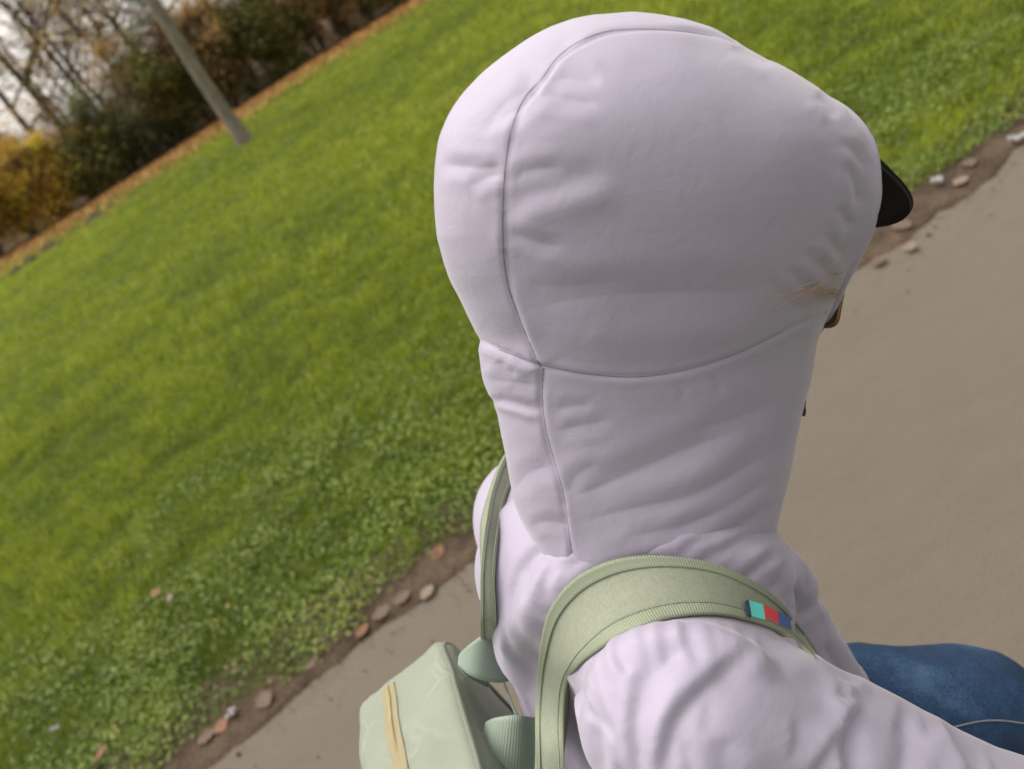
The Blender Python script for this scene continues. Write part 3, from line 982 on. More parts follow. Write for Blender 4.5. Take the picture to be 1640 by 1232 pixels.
# taller, half bare trees behind, sky between them
BT = [(-40, 110, 35, 10, .17, 'brown', 6), (8, 92, 34, 11, .20, 'brown', 5), (62, 60, 37, 10, .13, 'brown', 5), (112, 95, 34, 9, .12, 'gold', 5), (150, 60, 36, 10.5, .15, 'brown', 6),
      (205, 60, 35, 9.5, .15, 'olive', 10), (262, 40, 36, 10, .16, 'brown', 14), (350, 40, 36, 10, .17, 'olive', 14), (430, 20, 37, 10, .17, 'brown', 16), (520, 10, 36, 10, .17, 'olive', 14), (610, -20, 37, 10, .17, 'brown', 14), (-110, 160, 36, 11, .18, 'brown', 4)]
WORDS = ['half bare tree against the white sky at the left edge', 'thickest dark bare trunk at the top left corner', 'slim bare tree in the brightest patch of sky', 'thin bare tree above the bright yellow shrub', 'bare tree between sky gap and brown thicket',
         'leafy olive tree left of the lawn tree', 'brown leaved tree behind the lawn tree trunk', 'olive tree behind the hedge right of the lawn tree', 'brown tree rising behind the shrubs right of the lawn tree', 'olive tree behind the hedge near the top edge', 'brown tree farthest right behind the hedge', 'half bare tree beyond the left edge']
BT += [(30, 20, 39, 11, .10, 'brown', 6), (85, 110, 38, 9, .09, 'brown', 6), (135, 20, 40, 11, .10, 'brown', 6), (180, 110, 38, 9, .09, 'brown', 7), (-15, 30, 41, 11, .12, 'brown', 6), (232, 20, 39, 10, .10, 'brown', 8)]
WORDS += ['slender bare tree deep behind the top left corner', 'low twiggy tree above the rusty gold shrub', 'slender twiggy tree at the top edge left of the lawn tree', 'low twiggy tree filling the lower end of the sky gap', 'bare tree deep in the wood at the left edge', 'twiggy brown tree closest left of the lawn tree crown']
for (px, py, dist, hh, rd, fk, per), lb in zip(BT, WORDS):
    r = ray(px, py); c = CAM + r * (dist / r[1])
    tree((c[0], c[1], 0.0), hh, rd, lb, 'trees behind the hedge', M['bark_dark'], M['fol_' + fk], per, .085, .20 if rd < .11 else .28, 'woodland_tree', (4, 8) if per < 8 else (3, 6), (rng.normal(0, .03), rng.normal(0, .03)))

# ================================================================== the rider
person = empty('person', (-0.02, 0.52, 0.0))
tag(person, 'person in a pale lilac hooded jacket, black cap and blue jeans riding on the path', 'person')

# joints in metres, placed in the world
NECK = np.array([.045, .50, 1.36])
SR, SL = W(1100, 1135, .515), W(864, 828, .83)
ER, EL = W(1640, 1370, .53), W(1335, 1135, .88)
WR, WL = ER + np.array([.06, .09, -.23]), W(1560, 1290, .86)
HIP = np.array([-.09, .51, .93])
KR, KL = W(1562, 1142, .86), np.array([.20, .60, .56])
AR_, AL_ = np.array([.11, .43, .42]), np.array([.16, .60, .26])
HR, HL = HIP + [0.02, -.075, 0], HIP + [0.02, .075, 0]

def jacket_sdf(p):
    d = capsule(p, [.01, .45, 1.275], [-.02, .565, 1.255], .098, .098)
    d = smin(d, capsule(p, [-.045, .455, 1.10], [-.055, .56, 1.09], .112, .112), .07)
    d = smin(d, capsule(p, [-.08, .45, .95], [-.085, .56, .95], .122, .122), .07)
    d = smin(d, capsule(p, W(915, 940, .72), W(1005, 1150, .80), .078, .096), .05)
    d = smin(d, capsule(p, W(1195, 935, .72), W(1318, 1135, .84), .052, .056), .03)
    d = smin(d, capsule(p, W(868, 905, .67), W(955, 930, .635), .058, .056), .03)
    d = smin(d, capsule(p, W(955, 930, .635), W(1130, 935, .61), .056, .05), .03)
    d = smin(d, capsule(p, [.03, .50, 1.30], NECK + [.02, 0, .03], .095, .085), .05)
    d = smin(d, capsule(p, [.0, .45, 1.30], SR, .075, .066), .05)
    d = smin(d, capsule(p, [-.02, .56, 1.28], SL, .075, .060), .05)
    d = smin(d, capsule(p, SR, ER, .068, .058), .03)
    d = smin(d, capsule(p, ER, WR, .057, .040), .02)
    d = smin(d, capsule(p, SL, EL, .064, .056), .03)
    d = smin(d, capsule(p, EL, WL, .055, .040), .02)
    hem = -(p[:, 2] - .90)
    return np.maximum(d, hem)

jv, jq = surface_nets(jacket_sdf, (-.32, .10, .86), (.62, .86, 1.52), .005)
jv = relax(jv, jq, 2)
jv, jq = subdivide_mesh(jv, jq, 1)
jn = normals(jv, jq)
P2, dep = proj(jv)
face = np.einsum('ij,ij->i', jn, (CAM - jv) / np.linalg.norm(CAM - jv, axis=1)[:, None])
fw = np.clip(face * 3 + .35, 0, 1)
near = dep < .70
disp = np.zeros(len(jv))
# soft padding
disp += .0022 * vnoise(jv * 9) + .0007 * vnoise(jv * 30)
F_JACKET = [
    # back, below the hood
    ([(915, 858), (868, 876), (832, 915), (824, 965), (842, 1030), (862, 1090)], .0065, 12, 'f'),
    ([(990, 884), (920, 898), (880, 925), (860, 985), (866, 1060)], .0055, 12, 'f'),
    ([(1060, 890), (960, 915), (905, 960)], .003, 10),
    # shoulder and sleeve
    ([(968, 1060), (958, 1120), (960, 1190), (968, 1260)], .0045, 11),
    ([(1030, 1052), (1018, 1112), (1012, 1165), (1022, 1250)], .0075, 13, 'f'),
    ([(925, 1085), (915, 1150), (918, 1260)], .004, 11),
    ([(1200, 1040), (1168, 1062), (1113, 1110), (1073, 1161), (1052, 1260)], .0085, 17, 'f'),
    ([(1110, 1030), (1062, 1072), (1036, 1160)], .0025, 11),
    ([(1396, 1106), (1364, 1150), (1351, 1198), (1364, 1250)], .013, 17, 'f'),
    ([(1410, 1125), (1385, 1165), (1385, 1240)], .006, 16, 'r'),
    ([(1336, 1104), (1356, 1120), (1388, 1112)], .008, 8),
    ([(1445, 1140), (1452, 1190), (1440, 1260)], .005, 15),
    ([(1512, 1156), (1530, 1190), (1562, 1240)], .011, 14, 'f'),
    ([(1340, 1165), (1320, 1200), (1290, 1250)], .005, 15, 'f'),
    ([(1225, 1062), (1275, 1092), (1320, 1108)], .003, 12),
    ([(1170, 1180), (1160, 1215), (1166, 1260)], .003, 18),
    # chest
    ([(1262, 870), (1259, 905), (1246, 950)], .007, 8),
    ([(1161, 900), (1201, 872), (1248, 842)], .005, 8),
    ([(1200, 925), (1228, 900), (1255, 885)], .005, 7),
    ([(1120, 895), (1180, 868), (1230, 835)], .004, 8),
    ([(1313, 942), (1305, 972), (1283, 999)], .005, 6),
    ([(1318, 1030), (1345, 1070), (1372, 1110)], .007, 10),
]
# cloth gathered below the strap
gr = np.random.default_rng(21)
S_EDGE = catmull([(912, 1150), (908, 1100), (922, 1072), (950, 1048), (1000, 1016), (1075, 990), (1140, 984), (1190, 992), (1235, 1008), (1290, 1040)], 15)
for k in range(1, 14):
    p_ = S_EDGE[k]
    tg = S_EDGE[min(k + 1, 14)] - S_EDGE[k - 1]; tg /= np.linalg.norm(tg)
    nr_ = np.array([-tg[1], tg[0]])
    dr = nr_ * .8 + np.array([-.15 if k < 8 else .25, .55]); dr /= np.linalg.norm(dr)
    L = gr.uniform(55, 130) * (.6 if k > 9 else 1)
    bn = np.array([dr[1], -dr[0]]) * gr.uniform(-14, 14)
    F_JACKET.append(([p_ - dr * 8, p_ + dr * L * .5 + bn, p_ + dr * L], gr.uniform(.0022, .0040) * (.5 if k > 8 else 1), gr.uniform(6.5, 10), 'f'))
# pulls across the back between strap and collar
for x0, y0, x1, y1, x2, y2, am in ((842, 905, 850, 960, 880, 1010, .004), (900, 880, 872, 930, 880, 985, .004), (940, 888, 905, 920, 892, 960, .003), (806, 880, 808, 960, 830, 1050, .004), (815, 1000, 835, 1060, 850, 1105, .004)):
    F_JACKET.append(([(x0, y0), (x1, y1), (x2, y2)], am, 8, 'f'))
for x0, y0, x1, y1, am in ((1020, 884, 1085, 866, .003), (1085, 888, 1150, 862, .003), (1150, 892, 1215, 850, .0035), (1210, 905, 1250, 868, .003), (1225, 935, 1255, 905, .003), (1270, 900, 1290, 950, .003)):
    F_JACKET.append(([(x0, y0), ((x0 + x1) / 2, (y0 + y1) / 2 - 5), (x1, y1)], am, 6))
for x0, y0, x1, y1, am in ((1440, 1125, 1432, 1180, .004), (1470, 1135, 1478, 1185, .004), (1090, 1190, 1100, 1260, .004), (1130, 1120, 1120, 1180, .0025), (1270, 1150, 1262, 1215, .003), (1580, 1195, 1592, 1240, .005), (985, 1180, 990, 1260, .004)):
    F_JACKET.append(([(x0, y0), ((x0 + x1) / 2 + 4, (y0 + y1) / 2), (x1, y1)], am * .8, 9, 'f'))
fd = folds(P2, [(f_[0], f_[1] * .62, f_[2] * 1.35) + tuple(f_[3:]) for f_ in F_JACKET], np.zeros(len(jv)))
disp += smooth_scalar(fd * fw, jq, len(jv), 2)
# the shoulder straps press the padding down
S_OUT = [(868, 1180), (862, 1090), (872, 1010), (892, 958), (940, 915), (1010, 893), (1090, 893), (1160, 910), (1230, 950), (1280, 1005), (1310, 1052)]
S_IN = [(915, 1180), (908, 1100), (922, 1072), (950, 1048), (1000, 1016), (1075, 990), (1140, 984), (1190, 992), (1235, 1008), (1275, 1030), (1304, 1058)]
mid = (np.array(catmull(S_OUT, 30)) + catmull(S_IN, 30)) / 2
ds, ss, ts = curve_dist(P2, mid, 60)
okk = np.where((dep < .72) & (face > 0), np.clip((ts - .01) / .10, 0, 1) * np.clip((.99 - ts) / .10, 0, 1), 0)
disp += smooth_scalar(okk * (-.008 * np.exp(-(ds / 52) ** 6) + .006 * np.exp(-((ds - 80) / 24) ** 2)), jq, len(jv), 2)
jv = jv + jn * disp[:, None]
jme = mesh_np('jacket', jv, [jq])
jbvh = BVHTree.FromPolygons([Vector(c) for c in jv], jq.tolist())
child('jacket', jme, person, M['lilac'])

# ---- hood: rows from the crown down to the collar
H_ROWS = np.array([
    (19, 1000, 1022), (24, 950, 1062), (32, 915, 1098), (45, 880, 1140), (62, 848, 1170), (85, 815, 1205), (115, 778, 1260), (150, 745, 1312), (180, 725, 1350),
    (220, 708, 1383), (260, 702, 1396), (300, 700, 1401), (340, 701, 1399), (380, 704, 1387), (420, 715, 1366), (450, 726, 1350), (480, 743, 1335),
    (510, 757, 1320), (545, 775, 1306), (562, 776, 1304), (590, 778, 1300), (612, 781, 1297), (630, 790, 1292), (655, 798, 1285), (700, 804, 1276),
    (760, 815, 1265), (800, 824, 1256), (830, 835, 1248), (860, 850, 1243), (900, 865, 1235), (950, 880, 1220)], float)
tt = np.linspace(0, math.pi / 2, 130)
yy = np.concatenate([300 - 281 * np.cos(tt), np.linspace(302, 940, 300)])
Lx = np.interp(yy, H_ROWS[:, 0], H_ROWS[:, 1]); Rx = np.interp(yy, H_ROWS[:, 0], H_ROWS[:, 2])
def sm(a, k):
    b = np.pad(a, k, mode='edge')
    return np.convolve(b, np.ones(2 * k + 1) / (2 * k + 1), 'valid')
wr_ = np.clip((np.arange(len(yy)) - 8) / 50, 0, 1)
Lx = Lx + (sm(Lx, 4) - Lx) * wr_; Rx = Rx + (sm(Rx, 4) - Rx) * wr_
dcen = .55 + (yy - 330) * .444e-3 * .40
bz = np.interp(yy, [300, 420, 520, 560, 620, 700, 800, 940], [.128, .125, .112, .104, .098, .093, .095, .10])
bz = np.where(yy < 300, .128 * np.sqrt(np.clip(1 - ((300 - yy) / 282.0) ** 2, 0, 1)) ** .9, bz)
for _ in range(3): bz = bz + (sm(bz, 14) - bz) * np.clip((np.arange(len(yy)) - 50) / 60, 0, 1)
NC = 380
ph = np.linspace(0, 2 * math.pi, NC, endpoint=False)
ca, sa = np.cos(ph), np.sin(ph)
ex = 2 / 2.25
cs_ = np.sign(ca) * np.abs(ca) ** ex; sn_ = np.sign(sa) * np.abs(sa) ** ex
cx = (Lx + Rx) / 2; aw = (Rx - Lx) / 2
# tangency of a near ellipse in perspective makes it look a little wider
aw = aw * .985
hv = np.empty((len(yy), NC, 3))
for i in range(len(yy)):
    dd = dcen[i] - bz[i] * sn_
    xx = cx[i] + aw[i] * cs_ * dcen[i] / dd
    hv[i] = CAM + dd[:, None] * ((xx[:, None] - 820) / FPX * CR - (yy[i] - 616) / FPX * CU + FW)
nr = len(yy)
ii, jj = np.meshgrid(np.arange(nr - 1), np.arange(NC), indexing='ij')
j2 = (jj + 1) % NC
hq = np.stack([ii * NC + jj, (ii + 1) * NC + jj, (ii + 1) * NC + j2, ii * NC + j2], -1).reshape(-1, 4)
hv = hv.reshape(-1, 3)
PH_ = np.tile(ph, nr); YY_ = np.repeat(yy, NC)
phs = (np.degrees(PH_) + 180) % 360 - 180
openq = ((phs + 12) / 40) ** 2 + ((YY_ - 345) / 195) ** 2
hn = normals(hv, hq)
if np.einsum('ij,ij->i', hn, hv - hv.mean(0)).mean() < 0:
    hq = hq[:, ::-1]; hn = -hn
P2, dep = proj(hv)
face = np.einsum('ij,ij->i', hn, (CAM - hv) / np.linalg.norm(CAM - hv, axis=1)[:, None])
fw = np.clip(face * 4 + .6, 0, 1)
disp = np.zeros(len(hv))
disp += .0034 * vnoise(hv * 9 + 5) + .0009 * vnoise(hv * 26)
SEAM_SIDE = [(1178, 72), (1140, 58), (1090, 50), (1040, 47), (975, 50), (925, 68), (890, 95), (868, 126), (838, 160), (816, 220), (806, 310), (806, 400), (814, 460), (834, 515), (856, 568), (866, 588)]
SEAM_NECK = [(870, 590), (869, 640), (875, 690), (890, 745), (903, 795), (912, 858), (917, 900), (922, 938)]
SEAM_CROSS = [(762, 540), (800, 560), (865, 584), (940, 599), (1020, 604), (1100, 592), (1180, 566), (1250, 533), (1322, 500)]
sd = np.zeros(len(hv))
seam(P2, SEAM_SIDE, sd, .0013, 3.2, .0018, 40, 48, 1)
seam(P2, SEAM_NECK, sd, .0012, 3.0, .0014, 30, 50, 2)
seam(P2, SEAM_CROSS, sd, .0014, 3.4, .0008, 26, 60, 3)
F_HOOD = [
    ([(700, 262), (760, 270), (806, 266)], .0030, 10),
    ([(745, 300), (780, 285), (806, 280)], .0025, 9),
    ([(806, 345), (870, 322), (940, 300), (985, 285)], .0035, 18, 's'),
    ([(808, 372), (860, 392), (900, 398)], .0020, 9),
    ([(808, 300), (840, 276), (900, 268)], .0020, 10),
    ([(868, 130), (905, 118), (965, 128)], .0028, 11),
    ([(790, 190), (830, 168), (862, 128)], .0030, 12),
    ([(845, 150), (890, 150), (960, 165)], .0025, 12),
    ([(770, 215), (800, 165), (850, 130)], .0020, 10),
    ([(830, 455), (900, 462), (1000, 452)], .0012, 14),
    ([(880, 520), (1000, 545), (1150, 535), (1270, 500)], .0035, 26, 'r'),
    ([(830, 500), (930, 480), (1060, 470), (1230, 470)], .0022, 22),
    ([(1386, 215), (1380, 300), (1352, 400), (1325, 455)], .0030, 12),
    ([(1352, 260), (1372, 300), (1380, 330)], .0022, 8), ([(1340, 330), (1358, 355), (1372, 360)], .0020, 7),
    ([(1322, 372), (1340, 398), (1356, 402)], .0020, 7), ([(1290, 400), (1320, 430), (1336, 440)], .0022, 8),
    ([(1262, 425), (1292, 462), (1316, 476)], .0022, 8), ([(1345, 225), (1368, 245), (1384, 270)], .0018, 7),
    ([(1230, 440), (1262, 480), (1290, 500)], .0018, 10),
    ([(1175, 72), (1205, 90), (1240, 105)], .0028, 8), ([(1308, 150), (1328, 170), (1340, 190)], .0028, 8),
    # collar panel
    ([(778, 605), (820, 612), (866, 618)], .0024, 9), ([(800, 575), (812, 592), (830, 598)], .0026, 8),
    ([(790, 640), (830, 650), (868, 662)], .0038, 6, 's'),
    ([(905, 800), (985, 770), (1100, 722), (1185, 690)], .0042, 18),
    ([(918, 838), (1010, 815), (1120, 790), (1250, 715)], .0034, 16),
    ([(1240, 640), (1190, 668), (1110, 690)], .0018, 16),
    ([(895, 690), (935, 680), (980, 672)], .0016, 9), ([(890, 655), (920, 650), (950, 652)], .0014, 8),
    ([(908, 795), (925, 760), (960, 740)], .0018, 10), ([(820, 790), (845, 760), (885, 745)], .0018, 11),
    ([(850, 840), (880, 835), (910, 842)], .0018, 8),
    ([(1060, 860), (1150, 820), (1245, 760)], .0024, 11), ([(1130, 862), (1190, 840), (1248, 800)], .0026, 9),
    ([(1000, 860), (1080, 845), (1160, 818)], .0020, 10),
    ([(1140, 600), (1148, 612), (1156, 630)], .0012, 6), ([(1085, 608), (1092, 622), (1096, 640)], .0010, 6),
]
sd = folds(P2, [(f_[0], f_[1] * .6, f_[2] * 1.35) + tuple(f_[3:]) for f_ in F_HOOD], sd)
disp += smooth_scalar(sd * fw, hq, len(hv), 1)
# the band behind the collar seam stands proud
bx = np.clip((870 - P2[:, 0]) / 12, 0, 1) * np.clip((P2[:, 1] - (548 + (P2[:, 0] - 775) * .42)) / 14, 0, 1) * np.clip(((640 + (P2[:, 0] - 790) * .27) - P2[:, 1]) / 10, 0, 1)
disp += .0015 * bx
hv2 = hv + hn * disp[:, None]
keep = (openq[hq] > 1).all(1)
hood_me = mesh_np('hood', hv2, [hq[keep]])
# drop loose vertices of the face opening
bm = bmesh.new(); bm.from_mesh(hood_me)
bmesh.ops.delete(bm, geom=[q for q in bm.verts if not q.link_faces], context='VERTS')
bm.to_mesh(hood_me); bm.free()
hood = child('hood', hood_me, person, M['lilac'])
md = hood.modifiers.new('padding', 'SOLIDIFY'); md.thickness = .009; md.offset = -1
# hem round the face opening
rim = []
for a in np.linspace(math.pi, 3 * math.pi, 141)[:-1]:
    pa = R_(-12 + 40 * math.cos(a)); py = 345 + 195 * math.sin(a)
    k = np.interp(py, yy, np.arange(nr)); i0 = int(round(k)); j0 = int(round((pa % (2 * math.pi)) / (2 * math.pi) * NC)) % NC
    rim.append(hv2[i0 * NC + j0] - hn[i0 * NC + j0] * .003)
rim = np.array(rim)
for _ in range(4): rim = .5 * rim + .25 * (np.roll(rim, 1, 0) + np.roll(rim, -1, 0))
g = Geo(); g.tube(np.vstack([rim, rim[:1]]), .0058, 10)
child('hood_hem', g.mesh('hood_hem'), hood, M['lilac'])
# seam threads lie in the grooves
hbvh = BVHTree.FromPolygons([Vector(c) for c in hv2], hq[keep].tolist())
def on_surface(bvh, pts, n, lift=0.0, last=None):
    out = []
    for x, y in catmull(pts, n):
        r = ray(x, y); r = r / np.linalg.norm(r)
        loc, nor, idx, dist = bvh.ray_cast(Vector(CAM), Vector(r))
        if loc is None: continue
        if nor.dot(Vector(r)) > 0: nor = -nor
        out.append(np.array(loc + nor * lift))
    return np.array(out)
M['seam'] = fabric('lilac_seam_thread', (.15, .125, .165), .8)
for s_ in (SEAM_SIDE[1:], SEAM_NECK, SEAM_CROSS[1:-1]):
    p_ = on_surface(hbvh, s_, 150, -.0002)
    if len(p_) > 4:
        for _ in range(2): p_[1:-1] = .5 * p_[1:-1] + .25 * (p_[2:] + p_[:-2])
        g = Geo(); g.tube(p_, .00045, 5)
        child('seam', g.mesh('seam'), hood, M['seam'])

# ---- body: one continuous skin, mostly under the clothes
HC = W(1085, 372, .56)
HF = CR * .93 - CU * .12 - (-FW) * -.0 + FW * .30       # where the face points
HF = HF / np.linalg.norm(HF)
HU = CU - HF * (CU @ HF); HU /= np.linalg.norm(HU)
HS = np.cross(HF, HU)                                    # the head's right side
HA = np.array([HF, HS, HU])
def hp(f, s, u): return HC + HF * f + HS * s + HU * u
CHIN = hp(.055, 0, -.10)
def body_sdf(p):
    d = ellipsoid(p, hp(0, 0, .02), HA, (.094, .072, .098))
    d = smin(d, ellipsoid(p, hp(.035, 0, -.055), HA, (.062, .056, .065)), .03)
    d = smin(d, capsule(p, hp(.09, 0, .0), hp(.112, 0, -.028), .009, .013), .012)
    d = smin(d, capsule(p, hp(.085, -.016, -.062), hp(.085, .016, -.062), .009, .009), .008)
    d = smin(d, capsule(p, hp(.088, -.02, .022), hp(.088, .02, .022), .012, .012), .012)
    for s in (-1, 1):
        d = np.maximum(d, -(np.linalg.norm(p - hp(.098, s * .031, .004), axis=1) - .014))
        d = smin(d, np.linalg.norm(p - hp(.082, s * .031, .004), axis=1) - .0125, .003)
        d = smin(d, ellipsoid(p, hp(-.005, s * .078, -.015), HA, (.018, .009, .03)), .006)
    d = smin(d, capsule(p, hp(-.01, 0, -.06), NECK, .052, .058), .03)
    d = smin(d, capsule(p, NECK, [-.01, .505, 1.2], .055, .07), .03)
    d = smin(d, capsule(p, [-.01, .505, 1.2], HIP, .07, .085), .03)
    for (s, e, w, hj, k, a) in ((SR, ER, WR, HR, KR, AR_), (SL, EL, WL, HL, KL, AL_)):
        d = smin(d, capsule(p, NECK - [0, 0, .05], s, .05, .045), .03)
        d = smin(d, capsule(p, s, e, .045, .036), .02)
        d = smin(d, capsule(p, e, w, .036, .026), .015)
        hd = w + (w - e) / np.linalg.norm(w - e) * .055
        d = smin(d, capsule(p, w, hd, .026, .024), .012)
        # fingers closed over the grip, thumb along the inner side
        fwd = (w - e) / np.linalg.norm(w - e)
        side = np.cross(fwd, [0, 0, 1]); side /= np.linalg.norm(side)
        dn = np.cross(side, fwd); dn = dn if dn[2] < 0 else -dn
        for q, ln in ((-.030, .030), (-.010, .036), (.010, .034), (.030, .026)):
            k0 = hd + side * q + fwd * .012
            k1 = k0 + fwd * ln * .8 + dn * .012
            k2 = k1 + dn * ln * .8 - fwd * .004
            k3 = k2 - fwd * ln * .7 + dn * .004
            f_ = np.minimum(capsule(p, k0, k1, .0098, .0092), np.minimum(capsule(p, k1, k2, .0092, .0086), capsule(p, k2, k3, .0086, .0075)))
            d = smin(d, f_, .004)
        inn = -1 if (s is SR) else 1
        inn = 1 if side[1] * (1 if s is SR else -1) > 0 else -1
        t0 = w + fwd * .02 + side * inn * .024
        t1 = t0 + fwd * .03 + side * inn * .018 + dn * .012
        t2 = t1 + fwd * .012 + dn * .028
        d = smin(d, np.minimum(capsule(p, t0, t1, .013, .0105), capsule(p, t1, t2, .0105, .009)), .006)
        d = smin(d, capsule(p, hj, k, .075, .052), .03)
        d = smin(d, capsule(p, k, a, .050, .034), .02)
        d = smin(d, capsule(p, a, a + [.15, 0, -.05], .036, .03), .02)
    return d
bv, bq = surface_nets(body_sdf, (-.30, .10, .10), (.78, .90, 1.80), .0085)
bv = relax(bv, bq, 1)
body = child('body', mesh_np('body', bv, [bq]), person, M['skin'])

# ---- jeans
def jeans_sdf(p):
    d = capsule(p, HR, HL, .105, .105)
    for hj, k, a in ((HR, KR, AR_), (HL, KL, AL_)):
        d = smin(d, capsule(p, hj, k, .094, .066), .03)
        if k is KR: d = smin(d, capsule(p, W(1400, 1140, .87), k, .076, .066), .03)
        d = smin(d, capsule(p, k, a, .068, .055), .012)
    d = np.maximum(d, p[:, 2] - 1.02)
    for a in (AR_, AL_):
        d = np.where(np.linalg.norm((p - a)[:, :2], axis=1) < .12, np.maximum(d, -(p[:, 2] - (a[2] + .02))), d)
    return d
dv, dq = surface_nets(jeans_sdf, (-.26, .28, .20), (.48, .76, 1.05), .005)
dv = relax(dv, dq, 2)
dn_ = normals(dv, dq)
dv = dv + dn_ * (.0026 * vnoise(dv * [10, 18, 18]) + .0020 * vnoise(dv * [34, 20, 40] + 9) + .0010 * vnoise(dv * [60, 28, 28]) + .0005 * vnoise(dv * 90))[:, None]
jeans = child('jeans', mesh_np('jeans', dv, [dq]), person, M['denim'])
dbvh = BVHTree.FromPolygons([Vector(c) for c in dv], dq.tolist())
for off in (0,):
    p_ = on_surface(dbvh, [(1500, 1172 + off), (1560, 1157 + off), (1600, 1154 + off), (1650, 1160 + off)], 60, .0008)
    if len(p_) > 8:
        g = Geo(); g.tube(p_, .0006, 5)
        child('seam', g.mesh('stitching'), jeans, M['thread'])
# shoes
for a in (AR_, AL_):
    def shoe(p):
        d = ellipsoid(p, a + [.08, 0, -.055], np.eye(3), (.14, .046, .045))
        d = smin(d, capsule(p, a + [0, 0, -.04], a + [0, 0, .03], .05, .048), .03)
        return np.maximum(d, -(p[:, 2] - (a[2] - .085)))
    v_, q_ = surface_nets(shoe, a - [.1, .08, .12], a + [.26, .08, .1], .007)
    child('shoe', mesh_np('shoe', relax(v_, q_, 1), [q_]), person, M['black'])

# ---- cap: crown under the hood, visor out of the face opening
def capc(p):
    d = ellipsoid(p, hp(-.005, 0, .042), HA, (.099, .077, .083))
    return np.maximum(d, -((p - hp(0, 0, .045)) @ HU))
cv, cq = surface_nets(capc, HC - .16, HC + .18, .006)
cap = child('cap', mesh_np('cap', relax(cv, cq, 1), [cq]), person, M['black'])
na, nb = 33, 10
bf = HF * .88 - HU * .50; bf /= np.linalg.norm(bf)
bu = np.cross(HS, bf); bu = bu if bu @ HU > 0 else -bu
bo = hp(.043, 0, .133)
g = Geo()
top = []
for i, a in enumerate(np.linspace(-1.22, 1.22, na)):
    for j, t in enumerate(np.linspace(0, 1, nb)):
        rr = .086 + .086 * t * max(.02, math.cos(a * .95)) ** .9
        top.append(bo + bf * (rr * math.cos(a)) + HS * (.62 * rr * math.sin(a)) - bu * (.030 * math.sin(a) ** 2 * (.6 + t) + .006 * t * t))
top = np.array(top)
bot = top - bu * .003
ii, jj = np.meshgrid(np.arange(na - 1), np.arange(nb - 1), indexing='ij')
q = np.stack([ii * nb + jj, (ii + 1) * nb + jj, (ii + 1) * nb + jj + 1, ii * nb + jj + 1], -1).reshape(-1, 4)
N_ = na * nb
edge = []
bd = [i * nb for i in range(na)] + [(na - 1) * nb + j for j in range(1, nb)] + [i * nb + nb - 1 for i in range(na - 2, -1, -1)] + [j for j in range(nb - 2, 0, -1)]
edge = [[bd[k], bd[(k + 1) % len(bd)], bd[(k + 1) % len(bd)] + N_, bd[k] + N_] for k in range(len(bd))]
g.add(np.vstack([top, bot]), np.vstack([q, q[:, ::-1] + N_, np.array(edge)]))
child('visor', g.mesh('visor'), cap, M['black'])
# stitched rows on the visor
g = Geo()
for t in (.55, .85, .98):
    ln = np.array([top.reshape(na, nb, 3)[i, int(round(t * (nb - 1)))] + bu * .0004 for i in range(na)])
    g.tube(ln, .0006, 4)
child('stitching', g.mesh('visor_stitching'), cap, M['black'])

# ---- glasses: end of the frame shows below the hem
g = Geo()
lens = [W(x, y, d) for x, y, d in ((1352, 452, .55), (1349, 470, .545), (1345, 490, .545), (1338, 518, .55), (1318, 520, .56), (1318, 490, .56), (1330, 462, .56), (1344, 448, .56))]
lens = catmull(np.array(lens + lens[:1]), 60)
g.tube(lens, .0016, 8)
cc = lens.mean(0)
g.add(np.vstack([cc[None], lens]), t=[[0, i + 1, i + 2] for i in range(len(lens) - 1)])
g.add(np.vstack([cc[None] + FW * .002, lens + FW * .002]), t=[[0, i + 2, i + 1] for i in range(len(lens) - 1)])
child('glasses', g.mesh('glasses'), person, M['tortoise'])
# ---- wisps of hair blown out of the hood
g = Geo()
for k in range(13):
    y0 = 466 + rng.normal(0, 13); x0 = 1346 + rng.normal(0, 4)
    x1 = rng.uniform(1225, 1300); y1 = 468 + (1330 - x1) * rng.uniform(.02, .34) + rng.normal(0, 4)
    xm = (x0 + x1) / 2; ym = (y0 + y1) / 2 - rng.uniform(0, 10)
    pts = []
    for x, y, lf in ((x0, y0, .000), (x0 - 16, y0 + 1, .007), (xm, ym, .012), (x1, y1, rng.uniform(.004, .02))):
        hit = hbvh.ray_cast(Vector(CAM), Vector(ray(x, y)))
        d = ((np.array(hit[0]) - CAM) @ FW - lf) if hit[0] is not None and (np.array(hit[0]) - CAM) @ FW < .6 else .54
        pts.append(W(x, y, d))
    c_ = catmull(np.array(pts), 24)
    g.tube(c_, np.linspace(.00030, .00014, 24), 4)
child('hair', g.mesh('hair'), person, M['hair'])
# ---- cord toggle at the collar
g = Geo()
tp = catmull(np.array([W(1289, 640, .60), W(1286, 652, .598), W(1283, 666, .598)]), 12)
g.tube(tp, np.interp(np.linspace(0, 1, 12), [0, .4, .7, 1], [.0012, .0018, .0032, .0030]), 8)
child('cord_toggle', g.mesh('cord_toggle'), person, M['blackplastic'])

